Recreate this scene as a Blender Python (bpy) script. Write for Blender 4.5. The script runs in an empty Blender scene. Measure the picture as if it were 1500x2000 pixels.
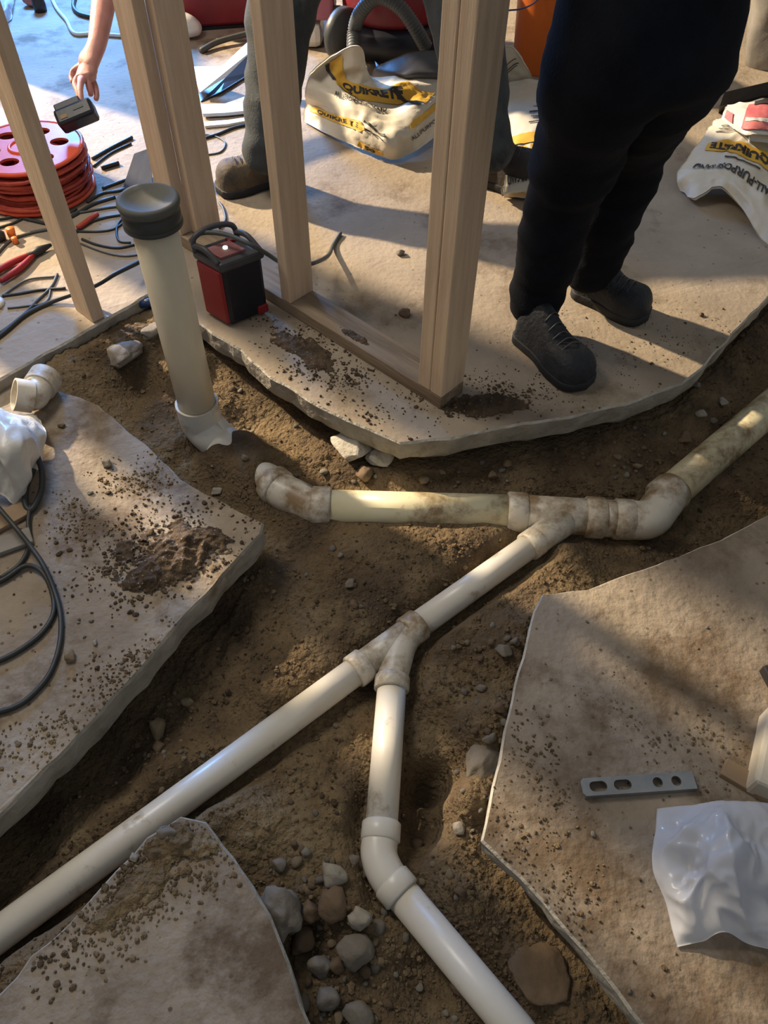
import bpy, bmesh, math, random
from mathutils import Vector, Matrix, noise
random.seed(7)
S = bpy.context.scene
COL = S.collection
PI = math.pi
# ------------------------------------------------------------------ camera
H = 1.35; F = 1500.0
nad = Vector((726-750, -(2205-1000), -F)).normalized()
UP = -nad
FY = Vector((0, 0, -1)); FY = (FY - UP*FY.dot(UP)).normalized()
RX = FY.cross(UP)
ROT = Matrix((RX, FY, UP))
CAM = Vector((0, 0, H))
cd = bpy.data.cameras.new('camera'); cam = bpy.data.objects.new('camera', cd); COL.objects.link(cam)
cd.sensor_fit = 'VERTICAL'; cd.sensor_height = 36; cd.lens = 27; cd.clip_start = 0.02
M4 = ROT.to_4x4(); M4.translation = CAM
cam.matrix_world = M4
S.camera = cam
# ------------------------------------------------------------------ light
w = bpy.data.worlds.new('world'); S.world = w; w.use_nodes = True
w.node_tree.nodes['Background'].inputs[0].default_value = (0.92, 0.96, 1.0, 1)
w.node_tree.nodes['Background'].inputs[1].default_value = 0.24
def lamp(name, kind, loc, target, energy, color, size=0.3, spot=None, blend=0.3):
    l = bpy.data.lights.new(name, kind); l.energy = energy; l.color = color
    if kind == 'AREA': l.size = size
    else: l.shadow_soft_size = size
    if spot: l.spot_size = math.radians(spot); l.spot_blend = blend
    o = bpy.data.objects.new(name, l); COL.objects.link(o); o.location = loc
    o.rotation_euler = (Vector(target)-Vector(loc)).to_track_quat('-Z', 'Y').to_euler()
    return o
lamp('work_lamp', 'SPOT', (-6.0, 5.8, 4.1), (0.4, 2.1, 0), 7600, (1.0, 0.80, 0.55), 0.12, 60, 0.4)
wlt = lamp('window_light', 'AREA', (-1.9, 5.6, 1.5), (-1.45, 3.6, 0), 72, (0.13, 0.40, 1.0), 0.8); wlt.data.spread = math.radians(75)
lamp('fill_light', 'AREA', (-1.5, 2.0, 2.6), (0.1, 0.9, 0), 37, (1.0, 0.92, 0.80), 0.8)  # soft fill added to brighten the front slabs and trench, no actual lamp
S.view_settings.view_transform = 'Standard'; S.view_settings.look = 'None'
S.view_settings.exposure = 0.0; S.view_settings.gamma = 1.0
S.view_settings.use_curve_mapping = False
# ------------------------------------------------------------------ helpers
def ray(x, y): return ROT @ Vector((x-750, -(y-1000), -F))
def at(x, y, z=0.0):
    d = ray(x, y); return CAM + d*((z-H)/d.z)
def dep(x, y, depth): return CAM + ray(x, y)*(depth/F)
def nz(p, s=1.0, o=0.0): return noise.noise(Vector((p[0]*s+o, p[1]*s+o*1.7, (p[2] if len(p) > 2 else 0)*s-o)))
def fbm(x, y, s, oc=3, o=0.0):
    a = 0; k = 1
    for i in range(oc):
        a += k*noise.noise(Vector((x*s+o, y*s-o, o*0.37+i))); s *= 2.1; k *= 0.5
    return a
def smooth(a, b, x):
    t = min(1, max(0, (x-a)/(b-a))); return t*t*(3-2*t)

def mat(name, col, col2=None, rough=0.7, metal=0, scale=6, bump=0.2, bscale=40, stain=None, samt=0.5, sscale=3,
        stretch=(1, 1, 1), spec=0.4, detail=6, bdist=0.01, emit=0, speck=None, trans=0, coat=0):
    m = bpy.data.materials.new(name); m.use_nodes = True
    nt = m.node_tree; N = nt.nodes; L = nt.links
    b = N['Principled BSDF']
    b.inputs['Roughness'].default_value = rough; b.inputs['Metallic'].default_value = metal
    b.inputs['Specular IOR Level'].default_value = spec
    b.inputs['Transmission Weight'].default_value = trans
    b.inputs['Coat Weight'].default_value = coat
    tc = N.new('ShaderNodeTexCoord'); mp = N.new('ShaderNodeMapping'); mp.inputs['Scale'].default_value = stretch
    L.new(tc.outputs['Object'], mp.inputs['Vector'])
    col2 = col2 or tuple(c*0.75 for c in col)
    n1 = N.new('ShaderNodeTexNoise'); n1.inputs['Scale'].default_value = scale; n1.inputs['Detail'].default_value = detail
    n1.inputs['Roughness'].default_value = 0.62
    L.new(mp.outputs[0], n1.inputs['Vector'])
    r = N.new('ShaderNodeValToRGB'); r.color_ramp.elements[0].position = 0.35; r.color_ramp.elements[1].position = 0.65
    r.color_ramp.elements[0].color = (*col2, 1); r.color_ramp.elements[1].color = (*col, 1)
    L.new(n1.outputs['Fac'], r.inputs[0]); out = r.outputs[0]
    if stain:
        n2 = N.new('ShaderNodeTexNoise'); n2.inputs['Scale'].default_value = sscale; n2.inputs['Detail'].default_value = 8
        n2.inputs['Roughness'].default_value = 0.7;
        mp2 = N.new('ShaderNodeMapping'); mp2.inputs['Location'].default_value = (3.1, 7.7, 1.3); mp2.inputs['Scale'].default_value = stretch
        L.new(tc.outputs['Object'], mp2.inputs['Vector']); L.new(mp2.outputs[0], n2.inputs['Vector'])
        r2 = N.new('ShaderNodeValToRGB'); c = 0.72-0.34*samt
        r2.color_ramp.elements[0].position = c-0.06; r2.color_ramp.elements[1].position = c+0.08
        L.new(n2.outputs['Fac'], r2.inputs[0])
        mx = N.new('ShaderNodeMixRGB'); mx.inputs[2].default_value = (*stain, 1)
        L.new(r2.outputs[0], mx.inputs[0]); L.new(out, mx.inputs[1]); out = mx.outputs[0]
    if speck:
        v = N.new('ShaderNodeTexVoronoi'); v.inputs['Scale'].default_value = speck[1]
        L.new(tc.outputs['Object'], v.inputs['Vector'])
        r3 = N.new('ShaderNodeValToRGB'); r3.color_ramp.elements[0].position = speck[2]; r3.color_ramp.elements[1].position = speck[2]+0.06
        r3.color_ramp.elements[0].color = (1, 1, 1, 1); r3.color_ramp.elements[1].color = (0, 0, 0, 1)
        L.new(v.outputs['Distance'], r3.inputs[0])
        mx = N.new('ShaderNodeMixRGB'); mx.inputs[2].default_value = (*speck[0], 1)
        L.new(r3.outputs[0], mx.inputs[0]); L.new(out, mx.inputs[1]); out = mx.outputs[0]
    L.new(out, b.inputs['Base Color'])
    if bump:
        n3 = N.new('ShaderNodeTexNoise'); n3.inputs['Scale'].default_value = bscale; n3.inputs['Detail'].default_value = 5
        L.new(mp.outputs[0], n3.inputs['Vector'])
        bp = N.new('ShaderNodeBump'); bp.inputs['Strength'].default_value = bump; bp.inputs['Distance'].default_value = bdist
        L.new(n3.outputs['Fac'], bp.inputs['Height']); L.new(bp.outputs[0], b.inputs['Normal'])
    if emit:
        b.inputs['Emission Color'].default_value = (*col, 1); b.inputs['Emission Strength'].default_value = emit
    return m

M = {}
M['concrete'] = mat('concrete', (.385, .315, .235), (.26, .21, .155), .85, scale=2.2, bump=.5, bscale=55, bdist=.006,
                    stain=(.15, .105, .065), samt=.38, sscale=3.2, speck=((.17, .125, .085), 23, .055))
M['slab'] = mat('dusty_concrete', (.35, .29, .22), (.20, .16, .12), .85, scale=3.5, bump=.6, bscale=60, bdist=.008,
                stain=(.13, .09, .055), samt=.55, sscale=4.5, speck=((.13, .095, .062), 33, .085))
M['cut'] = mat('cut_concrete', (.40, .37, .31), (.26, .235, .19), .9, scale=14, bump=.6, bscale=70, bdist=.008,
               stain=(.19, .145, .09), samt=.35, sscale=7)
M['pale'] = mat('pale_concrete', (.55, .52, .46), (.38, .35, .29), .9, scale=20, bump=.7, bscale=60)
M['dirt'] = mat('soil', (.205, .145, .080), (.080, .056, .036), .95, scale=6, bump=1.0, bscale=90, bdist=.016, spec=.2,
                stain=(.25, .185, .105), samt=.42, sscale=3.0, speck=((.17, .135, .095), 95, .09), detail=10)
M['clod'] = mat('dark_soil', (.125, .085, .052), (.05, .034, .022), .9, scale=14, bump=1.0, bscale=80, bdist=.012, spec=.3, speck=((.3, .25, .18), 90, .13))
M['pvc'] = mat('white_pvc', (.72, .69, .62), (.64, .60, .52), .32, scale=5, bump=.05, bscale=20, stain=(.30, .21, .12), samt=.30, sscale=9, spec=.5)
M['pvcd'] = mat('muddy_pvc', (.70, .66, .57), (.58, .52, .42), .38, scale=6, bump=.08, bscale=25, stain=(.27, .185, .10), samt=.62, sscale=8, spec=.5)
M['pvcy'] = mat('yellowed_pvc', (.74, .66, .50), (.68, .60, .43), .35, scale=3, bump=.03, bscale=20, stretch=(4, 4, .6), spec=.5)
M['pvcm'] = mat('cream_pvc', (.72, .67, .46), (.62, .55, .36), .4, scale=6, bump=.08, bscale=25, stain=(.25, .17, .085), samt=.52, sscale=7, spec=.5)
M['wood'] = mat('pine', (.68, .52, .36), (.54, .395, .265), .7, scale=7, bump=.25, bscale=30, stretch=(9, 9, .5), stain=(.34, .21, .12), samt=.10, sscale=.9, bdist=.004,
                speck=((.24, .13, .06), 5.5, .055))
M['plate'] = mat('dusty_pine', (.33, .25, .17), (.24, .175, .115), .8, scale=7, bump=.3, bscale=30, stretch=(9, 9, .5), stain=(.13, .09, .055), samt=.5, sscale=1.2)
M['rubber'] = mat('black_rubber', (.045, .048, .046), (.03, .032, .03), .45, bump=.1)
M['rubberg'] = mat('dusty_rubber', (.12, .12, .105), (.09, .09, .08), .75, bump=.1)
M['blackp'] = mat('black_plastic', (.012, .014, .022), (.009, .010, .016), .38, bump=.04)
M['greyp'] = mat('grey_plastic', (.07, .07, .075), (.05, .05, .055), .45, bump=.05)
M['redp'] = mat('red_plastic', (.30, .018, .022), (.25, .015, .018), .42, bump=.04)
M['dred'] = mat('dark_red_plastic', (.22, .02, .03), (.15, .015, .022), .42, bump=.05)
M['pink'] = mat('dusty_red_panel', (.34, .16, .16), (.22, .07, .07), .6, scale=12, bump=.1)
M['led'] = mat('green_led', (.45, 1, .75), (.45, 1, .75), .3, bump=0, emit=2.2)
M['orange'] = mat('orange_plastic', (.85, .13, .06), (.75, .105, .05), .45, bump=.05)
M['bucket'] = mat('orange_bucket', (.78, .20, .04), (.70, .17, .035), .42, scale=2, bump=.03)
M['ocord'] = mat('orange_cord', (.50, .075, .04), (.30, .035, .028), .55, scale=20, bump=.1)
M['cord'] = mat('black_cord', (.035, .04, .04), (.022, .025, .026), .5, bump=.05)
M['gcord'] = mat('grey_cord', (.085, .09, .085), (.06, .065, .06), .5, bump=.05)
M['whose'] = mat('pale_hose', (.62, .70, .72), (.50, .6, .64), .4, bump=.05)
M['bag'] = mat('paper_bag', (.68, .63, .52), (.58, .53, .43), .55, scale=7, bump=.25, bscale=16, bdist=.01)
M['bagi'] = mat('white_film', (.70, .68, .63), (.58, .56, .51), .35, scale=7, bump=.4, bscale=22, bdist=.01)
M['yel'] = mat('yellow_ink', (.72, .44, .06), (.66, .38, .05), .55, bump=.1)
M['ink'] = mat('black_ink', (.05, .045, .04), (.035, .03, .028), .6, bump=.1)
M['pinkink'] = mat('pink_ink', (.70, .22, .20), (.55, .12, .14), .55, bump=.1)
M['jean'] = mat('grey_work_trousers', (.055, .062, .066), (.032, .037, .040), .9, scale=14, bump=.2, bscale=160, stain=(.11, .115, .11), samt=.3, sscale=7)
M['navy'] = mat('navy_trousers', (.010, .012, .017), (.006, .007, .011), .92, scale=10, bump=.15, bscale=160, spec=.12)
M['shoe'] = mat('charcoal_shoe', (.022, .026, .033), (.013, .015, .02), .6, scale=25, bump=.4, bscale=90)
M['sole'] = mat('shoe_sole', (.020, .022, .026), (.014, .015, .018), .7, bump=.3)
M['boot'] = mat('brown_boot', (.13, .095, .06), (.04, .032, .025), .75, scale=9, bump=.4, bscale=50)
M['bootd'] = mat('dark_boot', (.05, .042, .036), (.028, .024, .022), .75, scale=9, bump=.4, bscale=50)
M['skin'] = mat('skin', (.50, .24, .20), (.40, .18, .15), .5, scale=10, bump=.12, bscale=60)
M['shirt'] = mat('grey_shirt', (.10, .11, .12), (.07, .08, .09), .9, bump=.4, bscale=60)
M['hair'] = mat('brown_hair', (.05, .03, .02), (.03, .02, .012), .8, bump=.6, bscale=90)
M['steel'] = mat('galvanised_steel', (.42, .43, .43), (.30, .31, .31), .42, metal=.85, scale=12, bump=.15)
M['sheet'] = mat('pale_metal_sheet', (.55, .60, .66), (.46, .52, .58), .45, metal=.2, scale=4, bump=.1)
M['darkm'] = mat('dark_metal', (.05, .05, .055), (.03, .03, .033), .5, metal=.4, bump=.2)
M['card'] = mat('cardboard', (.33, .24, .15), (.26, .18, .11), .85, bump=.2)
M['sack'] = mat('grey_sack', (.30, .28, .255), (.20, .185, .165), .8, scale=5, bump=.3, bscale=18)
M['blueb'] = mat('blue_plastic', (.03, .06, .16), (.02, .04, .12), .4, bump=.05)
M['stone'] = [mat('stone_tan', (.27, .21, .13), (.17, .13, .08), .85, scale=14, bump=.5),
              mat('stone_grey', (.22, .195, .16), (.14, .12, .095), .85, scale=14, bump=.5),
              mat('stone_brown', (.19, .13, .08), (.11, .075, .045), .85, scale=14, bump=.5),
              mat('stone_pale', (.38, .35, .29), (.22, .195, .16), .85, scale=14, bump=.6)]
mp = bpy.data.materials.new('milky_plastic'); mp.use_nodes = True
b_ = mp.node_tree.nodes['Principled BSDF']; b_.inputs['Base Color'].default_value = (.80, .82, .86, 1); b_.inputs['Roughness'].default_value = .28
b_.inputs['Alpha'].default_value = .60; b_.inputs['Coat Weight'].default_value = .4
tr = mp.node_tree.nodes.new('ShaderNodeBsdfTranslucent'); tr.inputs[0].default_value = (.8, .83, .9, 1)
mxs = mp.node_tree.nodes.new('ShaderNodeMixShader'); mxs.inputs[0].default_value = .35
mp.node_tree.links.new(b_.outputs[0], mxs.inputs[1]); mp.node_tree.links.new(tr.outputs[0], mxs.inputs[2])
mp.node_tree.links.new(mxs.outputs[0], mp.node_tree.nodes['Material Output'].inputs[0])
M['milky'] = mp

def tag(o, label=None, cat=None, group=None, kind=None):
    if label: o['label'] = label
    if cat: o['category'] = cat
    if group: o['group'] = group
    if kind: o['kind'] = kind
    return o
def empty(name, loc, label, cat, group=None):
    o = bpy.data.objects.new(name, None); COL.objects.link(o); o.location = loc; o.empty_display_size = .05
    return tag(o, label, cat, group)

class MB:
    def __init__(s): s.v = []; s.f = []; s.m = []; s.s = []
    def add(s, vs, fs, mi=0, sm=True):
        n = len(s.v); s.v += [Vector(v) for v in vs]
        for f in fs: s.f.append([i+n for i in f]); s.m.append(mi); s.s.append(sm)
        return s
    def tf(s, mx, start=0):
        for i in range(start, len(s.v)): s.v[i] = mx @ s.v[i]
        return s
    def build(s, name, mats, parent=None, sub=0, bevel=0, solid=0, origin=None):
        if not isinstance(mats, (list, tuple)): mats = [mats]
        if parent is not None: og = Vector(parent['_w']) if '_w' in parent else Vector(parent.location)
        elif origin is not None: og = Vector(origin)
        else:
            xs = [v.x for v in s.v]; ys = [v.y for v in s.v]; zs = [v.z for v in s.v]
            og = Vector(((min(xs)+max(xs))/2, (min(ys)+max(ys))/2, min(zs)))
        me = bpy.data.meshes.new(name); me.from_pydata([v-og for v in s.v], [], s.f)
        for m in mats: me.materials.append(m)
        me.polygons.foreach_set('material_index', s.m); me.polygons.foreach_set('use_smooth', s.s)
        me.update()
        o = bpy.data.objects.new(name, me); COL.objects.link(o)
        if parent is not None: o.parent = parent
        else: o.location = og
        if solid: d = o.modifiers.new('s', 'SOLIDIFY'); d.thickness = solid; d.offset = -1
        if bevel: d = o.modifiers.new('b', 'BEVEL'); d.width = bevel; d.segments = 2; d.limit_method = 'ANGLE'; d.angle_limit = .6
        if sub: d = o.modifiers.new('u', 'SUBSURF'); d.levels = sub; d.render_levels = sub
        return o
def sub_parent(o):   # a part that will carry sub-parts: remember where mesh space sits
    p = o.parent
    return p
def child(o, par, og):
    """re-parent a mesh built in world space under a part whose origin sits at og"""
    o.parent = par
    return o

def fillet(pts, r, n=8):
    pts = [Vector(p) for p in pts]; out = [pts[0]]
    for i in range(1, len(pts)-1):
        a, b, c = pts[i-1], pts[i], pts[i+1]
        d1 = (a-b); d2 = (c-b); k = min(r, d1.length*.48, d2.length*.48)
        p = b+d1.normalized()*k; q = b+d2.normalized()*k
        for j in range(n+1):
            t = j/n; out.append(p*(1-t)**2+b*2*t*(1-t)+q*t*t)
    out.append(pts[-1]); return out
def catmull(pts, n=6):
    pts = [Vector(p) for p in pts]; P = [pts[0]*2-pts[1]]+pts+[pts[-1]*2-pts[-2]]; out = []
    for i in range(1, len(P)-2):
        for j in range(n):
            t = j/n; a, b, c, d = P[i-1], P[i], P[i+1], P[i+2]
            out.append(.5*((2*b)+(c-a)*t+(2*a-5*b+4*c-d)*t*t+(3*b-a-3*c+d)*t**3))
    out.append(pts[-1]); return out
def tube(mb, path, r, seg=24, mi=0, cap=True, closed=False):
    path = [Vector(p) for p in path]; n = len(path)
    R = r if isinstance(r, (list, tuple)) else [r]*n
    t0 = (path[1]-path[0]).normalized(); a = Vector((0, 0, 1)) if abs(t0.z) < .9 else Vector((1, 0, 0))
    u = t0.cross(a).normalized(); vs = []
    for i, p in enumerate(path):
        t = (path[min(i+1, n-1)]-path[max(i-1, 0)])
        t = t.normalized() if t.length > 1e-9 else t0
        u = (u-t*u.dot(t)).normalized(); v = t.cross(u)
        for k in range(seg):
            q = 2*PI*k/seg; vs.append(p+(u*math.cos(q)+v*math.sin(q))*R[i])
    fs = []
    for i in range(n-1):
        for k in range(seg):
            k2 = (k+1) % seg; fs.append([i*seg+k, i*seg+k2, (i+1)*seg+k2, (i+1)*seg+k])
    if cap:
        fs.append(list(range(seg))[::-1]); fs.append([(n-1)*seg+k for k in range(seg)])
    mb.add(vs, fs, mi); return mb
def hollow(mb, path, r, t=.005, seg=28, mi=0):
    """open pipe with wall thickness"""
    path = [Vector(p) for p in path]
    full = path+path[::-1]; R = [r]*len(path)+[r-t]*len(path)
    n0 = len(mb.v); tube(mb, path, r, seg, mi, cap=False); n1 = len(mb.v)
    m2 = MB(); tube(m2, path, r-t, seg, mi, cap=False)
    mb.add(m2.v, [f[::-1] for f in m2.f], mi)
    L = len(path)
    for e in (0, L-1):
        q1 = [mb.v[n0+e*seg+k].copy() for k in range(seg)]; q2 = [mb.v[n1+e*seg+k].copy() for k in range(seg)]
        mb.add(q1+q2, [[k, (k+1) % seg, seg+(k+1) % seg, seg+k] for k in range(seg)], mi, False)
    return mb
def collar(mb, p, q, r, bev=.003, seg=32, mi=0):
    p = Vector(p); q = Vector(q); d = (q-p).normalized()
    return tube(mb, [p, p+d*.0001, p+d*bev, q-d*bev, q-d*.0001, q], [r-bev*1.6, r-bev, r, r, r-bev, r-bev*1.6], seg, mi)
def lathe(mb, prof, c, seg=40, mi=0, axis=None, sm=True):
    vs = []; fs = []; n = len(prof)
    for (r, z) in prof:
        for k in range(seg):
            a = 2*PI*k/seg; vs.append((r*math.cos(a), r*math.sin(a), z))
    for i in range(n-1):
        for k in range(seg):
            k2 = (k+1) % seg; fs.append([i*seg+k, i*seg+k2, (i+1)*seg+k2, (i+1)*seg+k])
    Rm = axis.to_track_quat('Z', 'Y').to_matrix().to_4x4() if axis else Matrix.Identity(4)
    c = Vector(c); mb.add([(Rm @ Vector(v))+c for v in vs], fs, mi, sm); return mb
def box(mb, c, sx, sy, sz, rz=0, mi=0, mx=None):
    vs = [Vector((x*sx/2, y*sy/2, z*sz/2)) for x in (-1, 1) for y in (-1, 1) for z in (-1, 1)]
    R_ = mx if mx else Matrix.Rotation(rz, 3, 'Z')
    mb.add([R_ @ v+Vector(c) for v in vs], [[0, 1, 3, 2], [4, 6, 7, 5], [0, 4, 5, 1], [2, 3, 7, 6], [0, 2, 6, 4], [1, 5, 7, 3]], mi, False); return mb
def from_curve(cu):
    o = bpy.data.objects.new('tmp', cu); COL.objects.link(o)
    dg = bpy.context.evaluated_depsgraph_get(); me = bpy.data.meshes.new_from_object(o.evaluated_get(dg))
    bm = bmesh.new(); bm.from_mesh(me); bpy.data.objects.remove(o); bpy.data.meshes.remove(me); return bm
def text_bm(s, size=1.0, bold=0.02):
    cu = bpy.data.curves.new('t', 'FONT'); cu.body = s; cu.size = size; cu.align_x = 'CENTER'; cu.align_y = 'CENTER'; cu.offset = bold*size; cu.resolution_u = 3
    return from_curve(cu)
def shape_bm(loops, ext=0.002):
    cu = bpy.data.curves.new('s', 'CURVE'); cu.dimensions = '2D'; cu.fill_mode = 'BOTH'; cu.extrude = ext
    for lp in loops:
        sp = cu.splines.new('POLY'); sp.points.add(len(lp)-1)
        for i, p in enumerate(lp): sp.points[i].co = (p[0], p[1], 0, 1)
        sp.use_cyclic_u = True
    return from_curve(cu)
def circ(x, y, rx, ry=None, n=28):
    ry = ry or rx; return [(x+rx*math.cos(2*PI*k/n), y+ry*math.sin(2*PI*k/n)) for k in range(n)]
def bm_to(mb, bm, fn, mi=0, sm=False):
    bm.verts.index_update(); mb.add([fn(v.co) for v in bm.verts], [[v.index for v in f.verts] for f in bm.faces], mi, sm); bm.free()

# ------------------------------------------------------------------ ground
def W2(l, z=0): return [at(x, y, z).xy for x, y in l]
def inside(p, poly):
    c = False; n = len(poly); j = n-1
    for i in range(n):
        a, b = poly[i], poly[j]
        if (a.y > p[1]) != (b.y > p[1]) and p[0] < (b.x-a.x)*(p[1]-a.y)/(b.y-a.y)+a.x: c = not c
        j = i
    return c
floor_poly = [Vector((-4.2, 7)), Vector((-4.2, -.4)), Vector((-2.35, -.25))]+W2([(-60, 772), (0, 738), (140, 660), (288, 574), (345, 600), (402, 640), (470, 682), (530, 735), (590, 770), (640, 800), (700, 828), (782, 862),
             (880, 855), (1000, 828), (1110, 812), (1220, 785), (1330, 748), (1385, 700), (1440, 640), (1500, 577), (1640, 440)])+[Vector((4.2, 5.6)), Vector((4.2, 7))]
ZB = -.035
slab_left = W2([(-300, 900), (-80, 770), (60, 745), (190, 790), (238, 835), (300, 885), (350, 935), (400, 965), (440, 985), (512, 1022), (505, 1042), (400, 1158), (330, 1235), (250, 1330), (130, 1455), (0, 1590), (-250, 1830), (-900, 2300)], ZB)
slab_near = W2([(352, 1598), (395, 1612), (432, 1655), (470, 1700), (520, 1790), (560, 1880), (600, 2000), (650, 2150), (500, 2900), (-600, 2900), (-300, 2330), (0, 1945), (100, 1840), (200, 1735), (290, 1640)], -.01)
slab_right = W2([(1062, 1163), (1150, 1150), (1240, 1118), (1330, 1088), (1430, 1045), (1500, 1008), (1700, 880)])+[Vector((3.6, 2.6)), Vector((3.6, -.6)), Vector((.75, -.6))]+W2([(1270, 2010), (1180, 1900), (1090, 1790), (1020, 1710), (970, 1665), (943, 1640), (965, 1540), (990, 1430), (1010, 1340), (1030, 1260), (1045, 1195)])
def prism(name, poly, top, th, mats, label, rough=.004, ledge=.02, skip=lambda p: False):
    P = []
    n = len(poly)
    for i in range(n):
        a = poly[i]; b = poly[(i+1) % n]; L = (b-a).length
        k = max(1, int(L/.025)) if L < 1.6 else 1
        for j in range(k):
            p = a.lerp(b, j/k)
            nn = (b-a).normalized(); nn = Vector((nn.y, -nn.x))
            P.append((p+nn*(rough*2*nz((p.x, p.y, 0), 14)+rough*nz((p.x, p.y, 2), 60)) if k > 1 else p))
    A = sum(P[i].x*P[(i+1) % len(P)].y-P[(i+1) % len(P)].x*P[i].y for i in range(len(P)))
    if A < 0: P.reverse()
    m = len(P); mb = MB(); rings = [(0, 0), (-.006, .004), (-th*.4, .003), (-th*.75, -.002), (-th, -ledge)]
    vs = []
    for ri, (dz, off) in enumerate(rings):
        for i in range(m):
            a = P[i-1]; b = P[(i+1) % m]; t = (b-a).normalized(); nn = Vector((t.y, -t.x))
            p = P[i]; r = nz((p.x, p.y, dz*3), 28)*(.006 if ri > 1 else .001)+nz((p.x, p.y, dz), 80)*(.003 if ri > 1 else 0)
            q = p+nn*(off+r); z = top+dz+(nz((q.x, q.y, 5), 12)*.012 if ri == 4 else 0)+(nz((q.x, q.y), 25)*.0015 if ri == 0 else 0)
            vs.append((q.x, q.y, z))
    mb.add(vs, [list(range(m))], 0, False)
    for ri in range(len(rings)-1):
        mb.add([], [], 0)
        for i in range(m):
            j = (i+1) % m; o = ri*m
            mb.f.append([o+m+i, o+m+j, o+j, o+i]); mb.m.append(2 if ri == 0 else 1); mb.s.append(False)
    mb.f.append([4*m+i for i in range(m)][::-1]); mb.m.append(1); mb.s.append(False)
    o = mb.build(name, mats, origin=(0, 0, top)); return tag(o, label, 'floor', kind='structure')
prism('floor', floor_poly, 0, .085, [M['concrete'], M['cut'], M['pale']], 'dusty concrete floor slab under the studs and the people', .003)
prism('floor', slab_left, ZB, .10, [M['slab'], M['cut'], M['cut']], 'concrete slab piece at the left, littered with soil', .003)
prism('floor', slab_near, -.01, .05, [M['slab'], M['cut'], M['cut']], 'pointed concrete slab piece at the bottom left below the long pipe', .005)
prism('floor', slab_right, 0, .085, [M['slab'], M['cut'], M['pale']], 'concrete slab piece at the right with plastic sheet and metal strap', .002)

# unseen boards added on the left: they shade the slabs, gaps pass lamp strips
wl = bmesh.new()
for (ya, yb) in ((-.6, 2.25), (2.38, 2.61), (2.83, 3.17), (3.55, 4.40)):
    zh = .90 if ya > 3.5 else 2.4  # low board added to keep the work lamp off the blue-lit floor
    bmesh.ops.create_cube(wl, size=1, matrix=Matrix.Translation((-1.97, (ya+yb)/2, zh/2)) @ Matrix.Diagonal((.05, yb-ya, zh, 1)))
bmesh.ops.create_cube(wl, size=1, matrix=Matrix.Translation((-1.97, 1.8, 2.42)) @ Matrix.Diagonal((.09, 4.9, .04, 1)))
wm = bpy.data.meshes.new('light_blocker'); wl.to_mesh(wm); wl.free(); wm.materials.append(M['wood'])
wo = bpy.data.objects.new('light_blocker', wm); COL.objects.link(wo); tag(wo, 'unseen boards added left of the floor to shape the lamp light', 'wall', kind='structure')
# pipes: centre lines in world space
Z3 = -.135; Z2 = -.13; R3 = .0445; R2 = .0305; RR = .048
riser = at(385, 790, -.03)
e1 = at(452, 884, -.145); e2 = at(532, 946, Z3); m0 = at(612, 990, Z3); m1 = at(1005, 1001, Z3); m2 = at(1085, 1005, Z3)
m3 = at(1180, 1012, Z3); m4 = at(1268, 1018, Z3); m5 = at(1310, 962, Z3); m6 = at(1500, 800, -.125); m7 = at(1720, 610, -.12)
b0 = at(1085, 1022, Z2); b1 = at(1040, 1062, Z2); b9 = at(-260, 2015, Z2-.005)
b2 = at(808, 1227, Z2); b3 = at(702, 1305, Z2); ymid = at(792, 1240, Z2)
c1 = at(766, 1332, Z2); c2 = at(744, 1625, Z2); c3 = at(738, 1672, Z2); c4 = at(778, 1738, Z2); c5 = at(1010, 2015, Z2-.01); c6 = at(1230, 2330, Z2-.02)
segs = [  # a, b, radius, soil level relative to the centre line
    (e1.lerp(e2, .18), e2.lerp(e1, .02), R3, R3*1.2), (e2.lerp(m0, .4), m0, R3, -R3*.5), (m0, m1, R3, R3*.12), (m1, m2, R3, 0), (m2, m4, R3, -R3*.6), (m5, m6, R3, -R3*.2), (m6, m7, R3, 0),
    (b1, b9, R2, -R2*1.1), (ymid, c1, R2, -R2), (c1, c2, R2, -R2), (c2, c4, R2, -R2), (c4, c5, R2, -R2*.6), (c5, c6, R2, -R2*.5)]
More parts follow.
